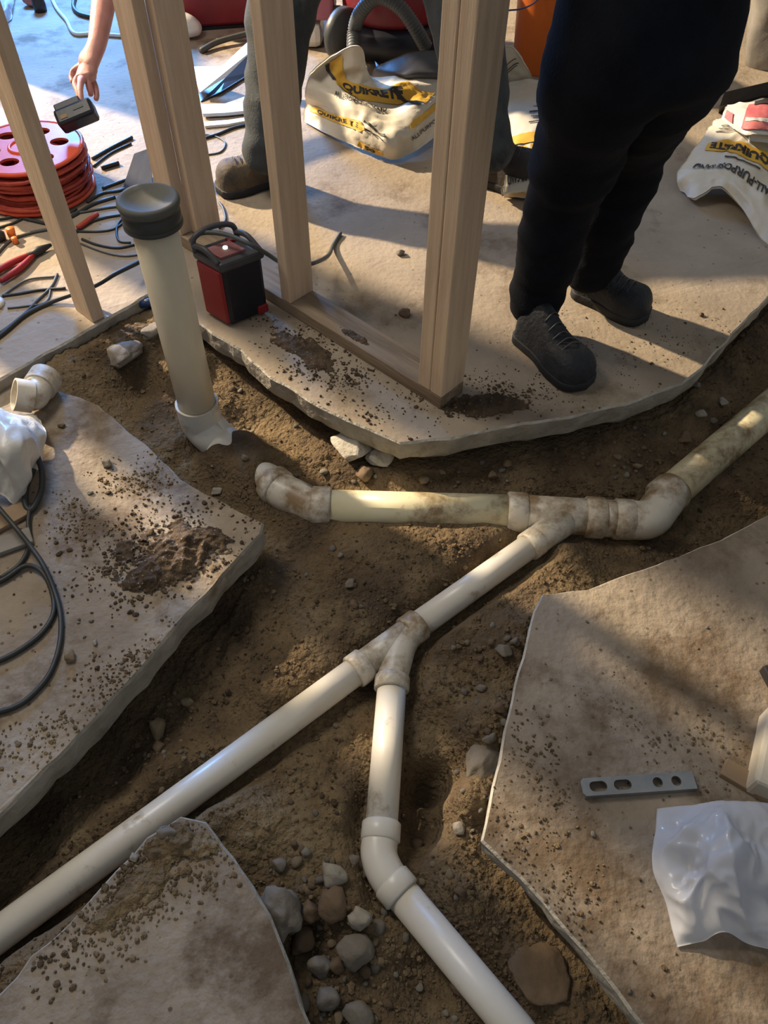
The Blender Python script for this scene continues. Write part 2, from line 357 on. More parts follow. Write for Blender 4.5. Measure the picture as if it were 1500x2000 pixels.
ctrl = [(200, 720, -.045), (130, 700, -.03), (250, 650, -.03), (320, 620, -.04), (280, 760, -.12), (330, 850, -.11), (400, 880, -.15), (470, 850, -.16), (385, 830, -.12), (430, 950, -.16), (480, 760, -.13), (560, 850, -.14), (640, 900, -.13), (500, 1000, -.16),
        (345, 700, -.07), (450, 740, -.12), (700, 900, -.12), (780, 910, -.12), (1000, 885, -.115), (1200, 835, -.10), (1400, 790, -.09), (1480, 700, -.09), (1600, 620, -.09), (900, 940, -.12), (1150, 930, -.125),
        (800, 1070, -.125), (700, 1080, -.13), (920, 1080, -.125), (650, 1150, -.14), (550, 1180, -.17), (560, 1080, -.16), (430, 1230, -.20), (330, 1380, -.21), (200, 1500, -.22), (50, 1650, -.23), (450, 1400, -.19), (600, 1320, -.15), (560, 1350, -.15),
        (1100, 1080, -.12), (1180, 1080, -.18), (1300, 1050, -.19), (1400, 1020, -.17), (1450, 900, -.13), (1430, 880, -.12), (1010, 1150, -.12), (1500, 940, -.14),
        (1000, 1240, -.06), (960, 1400, -.055), (930, 1550, -.07), (915, 1650, -.12), (835, 1560, -.26), (825, 1620, -.22), (830, 1450, -.17), (890, 1350, -.12), (900, 1250, -.10), (850, 1300, -.12),
        (660, 1440, -.16), (560, 1530, -.13), (480, 1600, -.09), (600, 1650, -.11), (670, 1600, -.12), (550, 1750, -.11), (600, 1850, -.17), (680, 1750, -.11), (700, 1900, -.13), (720, 1990, -.13), (900, 1760, -.11), (980, 1730, -.13), (1010, 1800, -.13), (1110, 1900, -.13), (1200, 2000, -.13), (1030, 1930, -.12), (840, 1910, -.18),
        (350, 1580, -.075), (400, 1600, -.07), (200, 1720, -.11), (50, 1880, -.05), (120, 1830, -.08), (-100, 1800, -.24)]
cw = [(at(x, y, z).x, at(x, y, z).y, z) for x, y, z in ctrl]
slabs = [(slab_left, ZB-.11), (slab_near, -.07), (slab_right, -.10), (floor_poly, -.10)]
def ter(x, y, fine=True):
    sw = 0; sz = 0
    for (cx, cy, cz) in cw:
        d = (cx-x)**2+(cy-y)**2+1e-4; k = 1/(d*math.sqrt(d)); sw += k; sz += k*cz
    h = sz/sw
    if fine:
        n1 = fbm(x, y, 5, 3); n2 = noise.noise(Vector((x*28, y*28, 0))); n3 = noise.noise(Vector((x*75, y*75, 3)))
        rough = .6+.6*smooth(-.2, .4, noise.noise(Vector((x*3, y*3, 9))))
        h += n1*.014+abs(n2)*.013*rough+abs(n3)*.009*rough+noise.noise(Vector((x*140, y*140, 6)))*.0035
    for a, b, r, lv in segs:
        ax, ay = a.x, a.y; dx, dy = b.x-ax, b.y-ay
        t = ((x-ax)*dx+(y-ay)*dy)/(dx*dx+dy*dy); t = min(1, max(0, t))
        ex = x-ax-dx*t; ey = y-ay-dy*t; d = math.sqrt(ex*ex+ey*ey)
        if d < r*2.6:
            zt = a.z+(b.z-a.z)*t+lv+noise.noise(Vector((x*16, y*16, 4)))*.014
            k = 1-smooth(r*.9, r*2.6, d)
            if lv < 0: h = h*(1-k)+min(h, zt)*k
            else: h = h*(1-k)+max(h, zt)*k if lv > r*.9 else h*(1-k)+zt*k
    return h
def build_terrain():
    x0, x1, y0, y1, st = -1.45, 1.75, -.15, 2.35, .0062
    nx = int((x1-x0)/st); ny = int((y1-y0)/st); vs = []; grid = {}
    polys = slabs
    mb = MB()
    for j in range(ny+1):
        for i in range(nx+1):
            x = x0+i*st; y = y0+j*st
            cov = None
            for po, lim in polys:
                if inside((x, y), po): cov = lim; break
            if cov is not None:
                # only detailed near the slab borders
                h = min(ter(x, y, False), cov)
            else: h = ter(x, y)
            vs.append((x, y, h))
    fs = [[j*(nx+1)+i, j*(nx+1)+i+1, (j+1)*(nx+1)+i+1, (j+1)*(nx+1)+i] for j in range(ny) for i in range(nx)]
    mb.add(vs, fs, 0, True)
    o = mb.build('dirt_trench', M['dirt'], origin=(0, 0, -.1)); tag(o, 'brown sandy soil in the dug-out trench between the slabs', 'soil', kind='structure')
build_terrain()

# ------------------------------------------------------------------ stones, chunks and soil
def rock_mb(c, r, flat=.7, seed=0, jag=.35, sub=2, tilt=0):
    bm = bmesh.new(); bmesh.ops.create_icosphere(bm, subdivisions=sub, radius=1)
    cuts = [(Vector((math.sin(seed*7+i*2.4), math.cos(seed*5+i*1.9), math.sin(seed+i*3.3)*.8)).normalized(), .55+.25*abs(math.sin(seed*3+i))) for i in range(7)]
    ax = Vector((random.uniform(.8, 1.25), random.uniform(.7, 1.1), flat)); rz = random.uniform(0, PI)
    R_ = Matrix.Rotation(rz, 3, 'Z') @ Matrix.Rotation(random.uniform(-.3, .3), 3, 'X')
    mb = MB()
    def fn(v):
        k = 1+jag*noise.noise(v*1.3+Vector((seed, seed*2.1, 0)))+jag*.4*noise.noise(v*3.1+Vector((seed, 0, 1)))
        u = v*k
        if jag > .3:
            for cn, lim in cuts:                           # broken flat faces
                dd = u.dot(cn)
                if dd > lim: u = u-cn*(dd-lim)*.85
        u = Vector((u.x*ax.x, u.y*ax.y, u.z*ax.z)); return R_ @ u*r+Vector(c)
    bm_to(mb, bm, fn, 0, True); return mb
def height(x, y):
    for po, zt in ((floor_poly, 0), (slab_left, ZB), (slab_near, -.01), (slab_right, 0)):
        if inside((x, y), po): return zt
    return ter(x, y)
def ground_at(x, y, up=0):
    for po, zt in ((floor_poly, 0), (slab_left, ZB), (slab_near, -.01), (slab_right, 0)):
        p = at(x, y, zt)
        if inside(p, po): return at(x, y, zt+up), zt
    h = -.12
    for _ in range(4): p = at(x, y, h+up); h = ter(p.x, p.y)
    return p, h
def put_rock(px_, py_, rp, m, label, cat='stone', group=None, flat=.7, jag=.4, name='stone', sink=.25, sub=3):
    p, h = ground_at(px_, py_, .3*rp/900)
    r = rp/950*(1.35 if cat == 'concrete chunk' else 1.0)
    o = rock_mb((p.x, p.y, h+r*flat*(1-sink)*.8), r, flat, px_*.013+py_*.07, jag, sub).build(name, m)
    tag(o, label, cat, group); return o
st = M['stone']
big = [
 (310, 1425, 24, 0, 'rounded tan stone half sunk in dark soil below the left slab'),
 (366, 1371, 14, 0, 'small round tan stone just above the larger one below the left slab'),
 (310, 1458, 16, 2, 'dull brown stone touching the underside of the rounded tan stone'),
 (712, 925, 24, 2, 'brown rock in the trench below the pale broken concrete chunk'),
 (828, 937, 13, 0, 'round yellowish pebble in the bank above the middle pipe'),
 (862, 922, 10, 0, 'small pebble right of the round yellowish one above the middle pipe'),
 (962, 930, 16, 2, 'brown stone in the bank above the right end of the middle pipe'),
 (990, 905, 14, 2, 'upper brown stone under the slab edge, above the middle pipe'),
 (1245, 912, 12, 0, 'tan pebble in the bank left of the large right-hand pipe'),
 (1340, 855, 17, 2, 'dark round stone beside the large right-hand pipe'),
 (1372, 800, 15, 3, 'upright pale shard in the small heap by the right slab bank'),
 (1412, 785, 15, 3, 'pale lump topping the small heap by the right slab bank'),
 (1392, 822, 11, 1, 'grey stone at the foot of the small heap by the right slab bank'),
 (1360, 752, 12, 1, 'grey stone against the concrete edge above the small heap'),
 (683, 1140, 15, 1, 'grey stone in the middle mound between the slab and the pipes'),
 (692, 1180, 11, 2, 'small stone just below the grey one on the middle mound'),
 (655, 1708, 24, 3, 'pale jagged stone left of the lower elbow'),
 (690, 1680, 10, 1, 'small grey stone right of the pale jagged stone'),
 (648, 1768, 26, 2, 'rounded brown stone, right one of the touching pair in the gravel'),
 (606, 1778, 20, 2, 'rounded brown stone, left one of the touching pair in the gravel'),
 (702, 1798, 26, 3, 'pale speckled stone beside the lower diagonal pipe'),
 (694, 1856, 36, 1, 'largest grey rock in the gravel beside the lower diagonal pipe'),
 (628, 1888, 24, 1, 'grey rock left of the largest one in the gravel'),
 (592, 1838, 20, 2, 'brown stone at the edge of the near slab in the gravel'),
 (660, 1885, 15, 2, 'brown stone between two grey rocks in the gravel'),
 (640, 1950, 24, 1, 'flat grey stone near the bottom, right of the near slab'),
 (700, 1985, 26, 1, 'grey stone at the bottom edge left of the diagonal pipe'),
 (545, 1690, 15, 1, 'grey-brown stone in the sand above the near slab'),
 (895, 1618, 14, 3, 'pale drop-shaped pebble right of the dark hole'),
 (985, 1270, 15, 1, 'largest grey pebble of the cluster left of the right slab'),
 (960, 1255, 10, 2, 'brown pebble at the left of the cluster by the right slab'),
 (1006, 1252, 11, 1, 'grey pebble at the upper right of the cluster by the right slab'),
 (940, 1345, 13, 1, 'grey stone in the rubble strip left of the right slab'),
 (975, 1385, 15, 2, 'dark stone wedged against the edge of the right slab'),
 (958, 1440, 14, 1, 'grey stone under the edge of the right slab above the concrete lump'),
 (210, 905, 15, 1, 'grey lump lying on the left slab near its upper edge'),
 (120, 832, 9, 2, 'small dark lump on the left slab beside the loose elbow'),
 (137, 1282, 15, 0, 'yellowish stone on the left slab near the cable loop'),
 (176, 962, 7, 3, 'pale pebble on the left slab in the upper crumbs'),
 (186, 1256, 7, 3, 'bright pebble alone on the left slab near its lower edge'),
 (425, 960, 13, 3, 'pale pebble on the left slab close to its corner'),
 (328, 1062, 14, 1, 'grey lump in the soil heap on the left slab'),
 (478, 895, 12, 0, 'tan pebble on the soil covering the buried pipe'),
 (790, 612, 17, 2, 'reddish-brown clod on the floor left of the double stud'),
 (782, 494, 15, 1, 'grey concrete chip on the floor behind the studs'),
 (1370, 615, 9, 2, 'small dark clod on the floor right of the black shoes'),
 (325, 1628, 15, 1, 'grey stone on the tip of the near slab'),
 (345, 1660, 11, 2, 'brown lump below the stone on the tip of the near slab'),
 (262, 1675, 9, 3, 'pale pebble between the long pipe and the near slab'),
 (895, 1928, 14, 2, 'brown stone beneath the lower diagonal pipe at its left'),
]
for x, y, r, mi, lab in big: put_rock(x, y, r, st[mi], lab)
put_rock(685, 872, 44, M['pale'], 'pale broken concrete chunk under the corner of the floor slab', 'concrete chunk', flat=.6, jag=.42, name='concrete_chunk', sub=4)
put_rock(745, 892, 30, M['pale'], 'flat pale concrete fragment right under the corner of the floor slab', 'concrete chunk', flat=.4, jag=.42, name='concrete_chunk', sub=4)
put_rock(545, 1785, 30, st[1], 'grey concrete chunk broken off the side of the near slab', 'concrete chunk', flat=.7, jag=.42, name='concrete_chunk', sub=4)
put_rock(950, 1490, 30, st[1], 'rough concrete lump bulging under the left edge of the right slab', 'concrete chunk', flat=.5, jag=.42, name='concrete_chunk', sub=4, sink=.6)
put_rock(1060, 1890, 46, st[2], 'broad concrete lump in the soil right of the lower diagonal pipe', 'concrete chunk', flat=.22, jag=.42, name='concrete_chunk', sub=4, sink=.7)
put_rock(235, 672, 46, st[1], 'grey broken concrete lump between the floor edge and the riser pipe', 'concrete chunk', flat=.35, jag=.42, name='concrete_chunk', sub=4, sink=.5)
put_rock(296, 645, 26, st[1], 'smaller broken concrete lump directly left of the riser pipe', 'concrete chunk', flat=.5, jag=.42, name='concrete_chunk', sub=4, sink=.5)

def near_pipe(x, y, k=1.3):
    for a, b, r, lv in segs:
        dx, dy = b.x-a.x, b.y-a.y; t = min(1, max(0, ((x-a.x)*dx+(y-a.y)*dy)/(dx*dx+dy*dy)))
        if math.hypot(x-a.x-dx*t, y-a.y-dy*t) < r*k: return True
    return math.hypot(x-riser.x, y-riser.y) < .09
# loose pebbles: one mesh per look, copied
protos = []
for k in range(6):
    bmr = rock_mb((0, 0, 0), 1, .7, k*3.3, .45, 2); me = bpy.data.meshes.new('pebble'); me.from_pydata(bmr.v, [], bmr.f)
    me.polygons.foreach_set('use_smooth', [True]*len(me.polygons)); me.materials.append(st[[0, 1, 2, 1, 3, 2][k]]); protos.append(me)
def pebbles(n, region, smin, smax, label, group, cond, name='pebble'):
    c = 0; tries = 0
    while c < n and tries < n*60:
        tries += 1
        x = random.uniform(region[0], region[2]); y = random.uniform(region[1], region[3])
        p, h = ground_at(x, y)
        if not cond(x, y, p) or near_pipe(p.x, p.y): continue
        o = bpy.data.objects.new(name, random.choice(protos)); COL.objects.link(o)
        s = random.uniform(smin, smax)*(1 if random.random() < .8 else 1.5)
        o.location = (p.x, p.y, h+s*.3); o.scale = (s, s*random.uniform(.7, 1), s*.8); o.rotation_euler = (random.uniform(-.4, .4), random.uniform(-.4, .4), random.uniform(0, 6))
        tag(o, label, 'pebble', group); c += 1
trench = lambda x, y, p: not any(inside((p.x, p.y), q[0]) for q in slabs)
pebbles(55, (560, 1640, 900, 2000), .005, .011, 'small stone loose in the gravelly soil around the lower elbow', 'stones in the gravel by the lower pipe', trench)
pebbles(40, (880, 1200, 1040, 1640), .004, .009, 'small stone in the rubble strip along the right slab', 'stones along the right slab', trench)
pebbles(45, (440, 760, 1300, 980), .004, .009, 'small stone in the soil bank behind the middle pipe', 'stones in the bank behind the middle pipe', trench)
pebbles(45, (100, 1050, 720, 1600), .003, .008, 'small stone in the soil left of the pipe junction', 'stones in the soil left of the junction', trench)
pebbles(50, (100, 940, 500, 1330), .0025, .006, 'soil crumb scattered over the left slab', 'crumbs on the left slab', lambda x, y, p: inside((p.x, p.y), slab_left) and nz((p.x, p.y, 0), 6) > -.1, 'soil_crumb')
pebbles(40, (980, 1200, 1480, 1950), .002, .005, 'tiny crumb scattered over the right slab', 'crumbs on the right slab', lambda x, y, p: inside((p.x, p.y), slab_right), 'soil_crumb')

def pile(cx, cy, rx, ry, rot, hh, z0, label, m='clod', n=56, name='soil_heap', poly=None):
    c = at(cx, cy, z0); mb = MB(); vs = []; ok = []
    for j in range(n+1):
        for i in range(n+1):
            u = i/n*2-1; v = j/n*2-1
            x = u*rx*1.25; y = v*ry*1.25; X = c.x+x*math.cos(rot)-y*math.sin(rot); Y = c.y+x*math.sin(rot)+y*math.cos(rot)
            d = math.hypot(u, v)*1.1+.42*fbm(X, Y, 11, 4, 2)+.25*abs(noise.noise(Vector((X*60, Y*60, 7))))
            k = 1-smooth(.25, 1.0, d)
            z = z0-.004+k*hh*(.75+.9*abs(fbm(X, Y, 24, 3)))+k**.5*.012*max(0, noise.noise(Vector((X*55, Y*55, 0))))
            ins = (poly is None or inside((X, Y), poly))
            vs.append((X, Y, z)); ok.append(z > z0-.0035 and ins and (k > .35 or noise.noise(Vector((X*95, Y*95, 2)))+noise.noise(Vector((X*40, Y*40, 8)))*.7 > .75-k*3))
    fs = []
    for j in range(n):
        for i in range(n):
            q = [j*(n+1)+i, j*(n+1)+i+1, (j+1)*(n+1)+i+1, (j+1)*(n+1)+i]
            if all(ok[t] for t in q): fs.append(q)
    used = sorted({t for f in fs for t in f}); mp_ = {t: i for i, t in enumerate(used)}
    mb.add([vs[t] for t in used], [[mp_[t] for t in f] for f in fs], 0, True)
    return tag(mb.build(name, M[m]), label, 'soil', kind='stuff')
pile(330, 1085, .16, .10, .25, .022, ZB, 'heap of dark crumbly soil on the left slab near its corner', poly=slab_left, n=90)
pile(360, 1650, .075, .045, -.2, .020, -.01, 'soil and small clods heaped on the tip of the near slab', 'dirt', poly=slab_near, n=70)
pile(230, 1770, .13, .035, .75, .012, -.01, 'damp soil smeared along the left edge of the near slab', 'dirt', poly=slab_near, n=80)
pile(600, 690, .16, .05, -.72, .012, 0, 'dark soil crumbs beside the bottom plate and the red charger', 'clod', poly=floor_poly, n=80)
pile(950, 790, .13, .05, .1, .018, 0, 'dark soil heaped behind the foot of the double stud', 'clod', poly=floor_poly, n=70)
pile(690, 655, .05, .015, -.7, .006, .039, 'dark crumbs lying on the bottom plate', 'clod', n=50)

# fine crumbs nobody could count, one object per place
ico = bmesh.new(); bmesh.ops.create_icosphere(ico, subdivisions=1, radius=1); ico.verts.index_update()
IV = [v.co.copy() for v in ico.verts]; IF = [[v.index for v in f.verts] for f in ico.faces]; ico.free()
def crumbs(name, n, gen, smin, smax, m, label):
    mb = MB(); c = 0; t = 0
    while c < n and t < n*8:
        t += 1; q = gen()
        if q is None: continue
        s_ = random.uniform(smin, smax)*(1 if random.random() < .85 else 1.8); k = Vector((random.uniform(.7, 1.3), random.uniform(.7, 1.3), random.uniform(.5, .9)))
        rz = Matrix.Rotation(random.uniform(0, 6), 3, 'Z')
        mb.add([rz @ Vector((v.x*k.x, v.y*k.y, v.z*k.z))*s_*random.uniform(.8, 1.15)+q+Vector((0, 0, s_*.3)) for v in IV], IF, 0, False); c += 1
    return tag(mb.build(name, M[m]), label, 'soil', kind='stuff')
def gen_tr():
    x = random.uniform(-50, 1550); y = random.uniform(600, 2040); p, h = ground_at(x, y)
    if any(inside(p, q[0]) for q in slabs) or near_pipe(p.x, p.y, 1.05): return None
    if nz((p.x, p.y, 1), 4) < random.uniform(-.6, .3): return None
    return Vector((p.x, p.y, h))
crumbs('soil_crumbs', 3800, gen_tr, .0012, .0042, 'dirt', 'fine soil crumbs all over the bottom and banks of the trench')
def gen_on(cx, cy, rx, ry, rot, poly, zt, p0=0):
    c = at(cx, cy, zt)
    def g():
        x = random.gauss(0, rx*.5); y = random.gauss(0, ry*.5); X = c.x+x*math.cos(rot)-y*math.sin(rot); Y = c.y+x*math.sin(rot)+y*math.cos(rot)
        if not inside((X, Y), poly) or nz((X, Y, 3), 12) < random.uniform(-.5, .4)+p0: return None
        return Vector((X, Y, zt))
    return g
crumbs('soil_crumbs', 900, gen_on(320, 1085, .26, .16, .25, slab_left, ZB), .0010, .0038, 'clod', 'dark fine crumbs strewn around the soil heap on the left slab')
crumbs('soil_crumbs', 500, gen_on(230, 970, .20, .10, .8, slab_left, ZB), .0010, .003, 'dirt', 'brown fine crumbs strewn over the upper part of the left slab')
crumbs('soil_crumbs', 500, gen_on(170, 1370, .34, .06, .75, slab_left, ZB), .0010, .003, 'dirt', 'sandy fine crumbs strewn along the lower edge of the left slab')
crumbs('soil_crumbs', 900, gen_on(250, 1720, .22, .10, .6, slab_near, -.01), .0010, .0035, 'dirt', 'fine soil crumbs strewn on the near slab below its tip')
crumbs('soil_crumbs', 420, gen_on(1040, 1620, .12, .32, .2, slab_right, 0), .0008, .0026, 'dirt', 'sandy fine crumbs strewn down the left part of the right slab')
crumbs('soil_crumbs', 320, gen_on(1360, 1450, .20, .10, -.5, slab_right, 0), .0008, .0024, 'dirt', 'dark fine crumbs strewn above the metal strap on the right slab')
crumbs('soil_crumbs', 700, gen_on(640, 720, .28, .10, -.75, floor_poly, 0), .0010, .0035, 'clod', 'dark fine crumbs strewn between the charger and the floor slab edge')
crumbs('soil_crumbs', 500, gen_on(960, 770, .20, .09, .1, floor_poly, 0), .0010, .003, 'clod', 'dark fine crumbs strewn behind the foot of the double stud')
crumbs('soil_crumbs', 300, gen_on(1250, 680, .40, .20, .2, floor_poly, 0), .0008, .0022, 'clod', 'fine crumbs strewn on the floor around the black shoes')
# ------------------------------------------------------------------ drain pipe
dp = empty('drain_pipe', (riser.x, riser.y, -.14), 'glued white plastic drain pipework running through the soil trench with a tall capped riser', 'drain pipe')
dirn = lambda a, b: (b-a).normalized()
def part(mb, name, m, label=None):
    o = mb.build(name, m, dp)
    if label: o['label'] = label
    return o
ZT = .515
part(tube(MB(), [riser+Vector((0, 0, -.015)), riser+Vector((0, 0, .2)), Vector((riser.x, riser.y, ZT))], RR, 48), 'riser_pipe', M['pvcy'], 'tall yellowed upright riser')
# riser elbow
mb = MB(); a = riser+Vector((0, 0, .0)); bot = riser+Vector((0, 0, -.075))
hollow(mb, [a+Vector((0, 0, .008)), a+Vector((0, 0, -.045))], RR*1.15, .0065, 48)
tube(mb, fillet([a+Vector((0, 0, -.02)), bot, e1], .05, 12), [RR*1.13]*14+[RR*1.06]*1, 40)
d = dirn(bot, e1); collar(mb, e1-d*.045, e1+d*.005, RR*1.14, .004, 40)
part(mb, 'elbow_fitting', M['pvc'], 'clean white elbow at the foot of the riser')
part(tube(MB(), [e1-d*.02, e1+d*.03, e2-dirn(e1, e2)*.02, e2+dirn(e1, e2)*.01], R3, 32), 'buried_pipe', M['pvcd'])
mb = MB(); d1 = dirn(e1, e2); d2 = dirn(m0, m1)
tube(mb, fillet([e2-d1*.002, e2+d1*.035, m0, m0+d2*.01], .05, 10), R3*1.06, 36)
collar(mb, e2-d1*.006, e2+d1*.03, R3*1.17, .004); collar(mb, m0-d2*.004, m0+d2*.045, R3*1.17, .004)
part(mb, 'elbow_fitting', M['pvcd'], 'muddy elbow at the left end of the middle pipe')
part(tube(MB(), [m0+d2*.02, m1], R3, 40), 'straight_pipe', M['pvcm'], 'cream length of pipe half buried along the middle of the trench')
# wye
mb = MB(); d3 = dirn(m1, m3); tube(mb, [m1-d3*.01, m3+d3*.01], R3*1.04, 36)
collar(mb, m1-d3*.02, m1+d3*.03, R3*1.16, .004)
bd = dirn(b2, b1); tube(mb, [m2+Vector((.035, 0, 0)), b1+bd*.02, b1-bd*.005], [R3*.95, R2*1.15, R2*1.13], 32); collar(mb, b1-bd*.02, b1+bd*.022, R2*1.20, .004)
part(mb, 'wye_fitting', M['pvcd'], 'muddy branching fitting in the middle of the trench')
mb = MB(); collar(mb, m3-d3*.05, m3+d3*.0, R3*1.17, .004); d4 = dirn(m3, m4); d5 = dirn(m5, m6)
tube(mb, [m3-d3*.005, m3+d3*.025], R3*1.05, 36, )
collar(mb, m3+d3*.022, m3+d3*.07, R3*1.15, .004)
tube(mb, fillet([m3+d3*.05, m4, m5, m5+d5*.015], .06, 12), R3*1.10, 36); collar(mb, m5-d5*.04, m5+d5*.012, R3*1.18, .006)
part(mb, 'elbow_fitting', M['pvcd'], 'muddy elbow at the right end of the trench')
part(tube(MB(), [m5-d5*.01, m6, m7], R3*1.03, 40), 'straight_pipe', M['pvcm'], 'cream pipe rising to the right edge')
# thin branch
part(tube(MB(), [b1, b2], R2, 36), 'straight_pipe', M['pvc'], 'white pipe between the two branching fittings')
mb = MB(); bd = dirn(b1, b9); collar(mb, b2-bd*.018, b2+bd*.022, R2*1.22, .003); collar(mb, b3-bd*.018, b3+bd*.018, R2*1.22, .003); tube(mb, [b2, b3], R2*1.05, 36)
cd_ = dirn(c1, c2); tube(mb, fillet([b2+bd*.012, at(783, 1262, Z2), c1-cd_*.01, c1], .05, 8), R2*1.07, 36); collar(mb, c1-cd_*.012, c1+cd_*.02, R2*1.22, .003)
tube(mb, fillet([at(745, 1272, Z2), at(775, 1275, Z2), c1], .03, 8), R2*.75, 30)
part(mb, 'wye_fitting', M['pvcd'], 'smaller branching fitting where the pipe forks')
part(tube(MB(), [b3, b9], R2, 40), 'straight_pipe', M['pvc'], 'long white pipe running to the lower left')
part(tube(MB(), [c1, c2], R2, 40), 'straight_pipe', M['pvc'], 'white pipe running straight down from the fork')
mb = MB(); dc = dirn(c4, c5)
collar(mb, c2-cd_*.018, c2+cd_*.018, R2*1.20, .003); tube(mb, fillet([c2, c3, c4-dc*.03, c4], .045, 12), R2*1.10, 36); collar(mb, c4-dc*.022, c4+dc*.012, R2*1.20, .003)
part(mb, 'elbow_fitting', M['pvc'], 'elbow bending the lower pipe to the right')
part(tube(MB(), [c4, c5, c6], R2, 40), 'straight_pipe', M['pvc'], 'white pipe running to the bottom edge')

# test cap on the riser
mb = MB(); T = ZT
lathe(mb, [(.0001, .0085), (.018, .009), (.034, .012), (.046, .017), (.053, .021), (.058, .022), (.0625, .018), (.0635, .012), (.062, .006), (.0595, .002)], (riser.x, riser.y, T), 56, 0)
lathe(mb, [(.0595, .002), (.0575, -.002), (.0575, -.006), (.060, -.009), (.060, -.026), (.058, -.030), (.050, -.031), (.0485, -.031), (.0485, .0015), (.0001, .0015)], (riser.x, riser.y, T), 56, 1)
lathe(mb, [(.0585, -.027), (.0615, -.030), (.0615, -.036), (.058, -.038), (.049, -.038)], (riser.x, riser.y, T), 56, 1)
o = mb.build('pipe_cap', [M['rubberg'], M['rubber']]); tag(o, 'black dished rubber cap on top of the tall riser pipe', 'pipe cap')

# loose elbow fitting on the left slab
p = at(62, 778, ZB); q = p+Vector((0, 0, .04)); mb = MB()
a0 = at(28, 765, ZB+.075); a1 = at(62, 770, ZB+.055); a2 = at(85, 735, ZB+.05)
tube(mb, fillet([a0+dirn(a0, a1)*.02, a1, a2-dirn(a1, a2)*.02], .03, 10), .036, 32)
hollow(mb, [a0-dirn(a0, a1)*.004, a0+dirn(a0, a1)*.038], .041, .005, 36); hollow(mb, [a2-dirn(a1, a2)*.035, a2+dirn(a1, a2)*.01], .041, .005, 36)
zmin = min(v.z for v in mb.v)
for v in mb.v: v.z += ZB-zmin-.001
tag(mb.build('elbow_fitting', M['pvcd']), 'loose white plastic elbow lying on the left slab beside the floor edge', 'pipe fitting')

# ------------------------------------------------------------------ timber frame
u = Vector((.74, -.67, 0)).normalized(); nn = Vector((-u.y, u.x, 0))   # along the plate, across the plate
ang = math.atan2(u.y, u.x)
def timber(name, c, along, across, length, m, label, cat='stud', group=None, lie=False):
    mb = MB()
    box(mb, (0, 0, length/2), along, across, length)
    o = mb.build(name, m, origin=(0, 0, 0), bevel=.003)
    if lie:
        Mx = Matrix((nn, Vector((0, 0, 1)), -(-u))).transposed()
        Mx = Matrix((Vector((nn.x, 0, u.x)), Vector((nn.y, 0, u.y)), Vector((0, 1, 0))))
        o.matrix_world = Matrix.Translation(c) @ Mx.to_4x4()
    else:
        o.rotation_euler = (0, 0, ang)
        o.location = c
    return tag(o, label, cat, group)
E0 = at(860, 800, 0); E0.z = 0                       # near left corner of the plate
plate_c = E0+nn*.0445
PL = 1.35
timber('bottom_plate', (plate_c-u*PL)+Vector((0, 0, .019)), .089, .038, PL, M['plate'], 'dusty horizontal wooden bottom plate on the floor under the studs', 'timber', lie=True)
SH = 2.4
timber('wall_stud', plate_c-u*.0195+Vector((0, 0, .038)), .038, .089, SH, M['wood'], 'right-hand board of the nailed double stud at the end of the plate', group=None)
timber('wall_stud', plate_c-u*.0590+Vector((0, 0, .038)), .038, .089, SH, M['wood'], 'left-hand board of the nailed double stud at the end of the plate')
s3 = at(556, 590, .038); k = (s3-plate_c).dot(u)
timber('wall_stud', plate_c+u*k+Vector((0, 0, .038)), .038, .089, SH, M['wood'], 'single stud standing on the plate right of the red charger')
k2 = -1.055
timber('wall_stud', plate_c+u*(k2-.034)+nn*(-.0255)+Vector((0, 0, .038)), .089, .038, SH, M['wood'], 'front board of the corner post behind the capped riser')
timber('wall_stud', plate_c+u*(k2+.0255)+nn*(.038)+Vector((0, 0, .038)), .038, .089, SH, M['wood'], 'rear board of the corner post behind the capped riser')
sl = at(176, 612, 0)
timber('wall_stud', Vector((sl.x, sl.y, 0)), .089, .038, SH, M['wood'], 'leftmost stud standing on the left floor strip behind the black cable')

# ------------------------------------------------------------------ red charger
ch = at(452, 640, 0); ch = Vector((ch.x, ch.y, 0))
cl = at(398, 622, 0); cr = at(528, 622, 0)
CT = empty('battery_charger', (ch.x, ch.y, 0), 'red and black box-shaped charger with a glowing light, standing at the slab edge', 'charger')
A_ = Vector((cl.x-ch.x, cl.y-ch.y, 0)); B_ = Vector((cr.x-ch.x, cr.y-ch.y, 0))
A_ = Vector((-.080, .065, 0)); B_ = Vector((.098, .072, 0)); HC = .205
def quadbox(mb, o, a, b, z0, z1, mi=0, ins=0):
    o = Vector(o); c = o+(a+b)/2
    P = [o, o+b, o+a+b, o+a]
    if ins: P = [p+(c-p)*ins for p in P]
    vs = [Vector((p.x, p.y, z0)) for p in P]+[Vector((p.x, p.y, z1)) for p in P]
    mb.add(vs, [[0, 3, 2, 1], [4, 5, 6, 7], [0, 1, 5, 4], [1, 2, 6, 5], [2, 3, 7, 6], [3, 0, 4, 7]], mi, False)
a_n = A_.normalized(); b_n = B_.normalized()
mb = MB(); quadbox(mb, ch, A_, B_, .004, HC-.02); mb.build('housing', M['blackp'], CT, bevel=.012)
mb = MB(); quadbox(mb, ch-b_n*.004+a_n*.006, A_*.90, b_n*.016, .008, HC-.032); mb.build('side_panel', M['redp'], CT, bevel=.005)['label'] = 'red side panel'
mb = MB(); quadbox(mb, ch+B_*.72-a_n*.004, a_n*.012, B_*.26, .006, .034); mb.build('foot_trim', M['redp'], CT, bevel=.004)['label'] = 'red corner trim'
mb = MB(); quadbox(mb, ch-(a_n+b_n)*.004, A_*1.1, B_*1.08, HC-.032, HC-.004); mb.build('top_frame', M['greyp'], CT, bevel=.008)
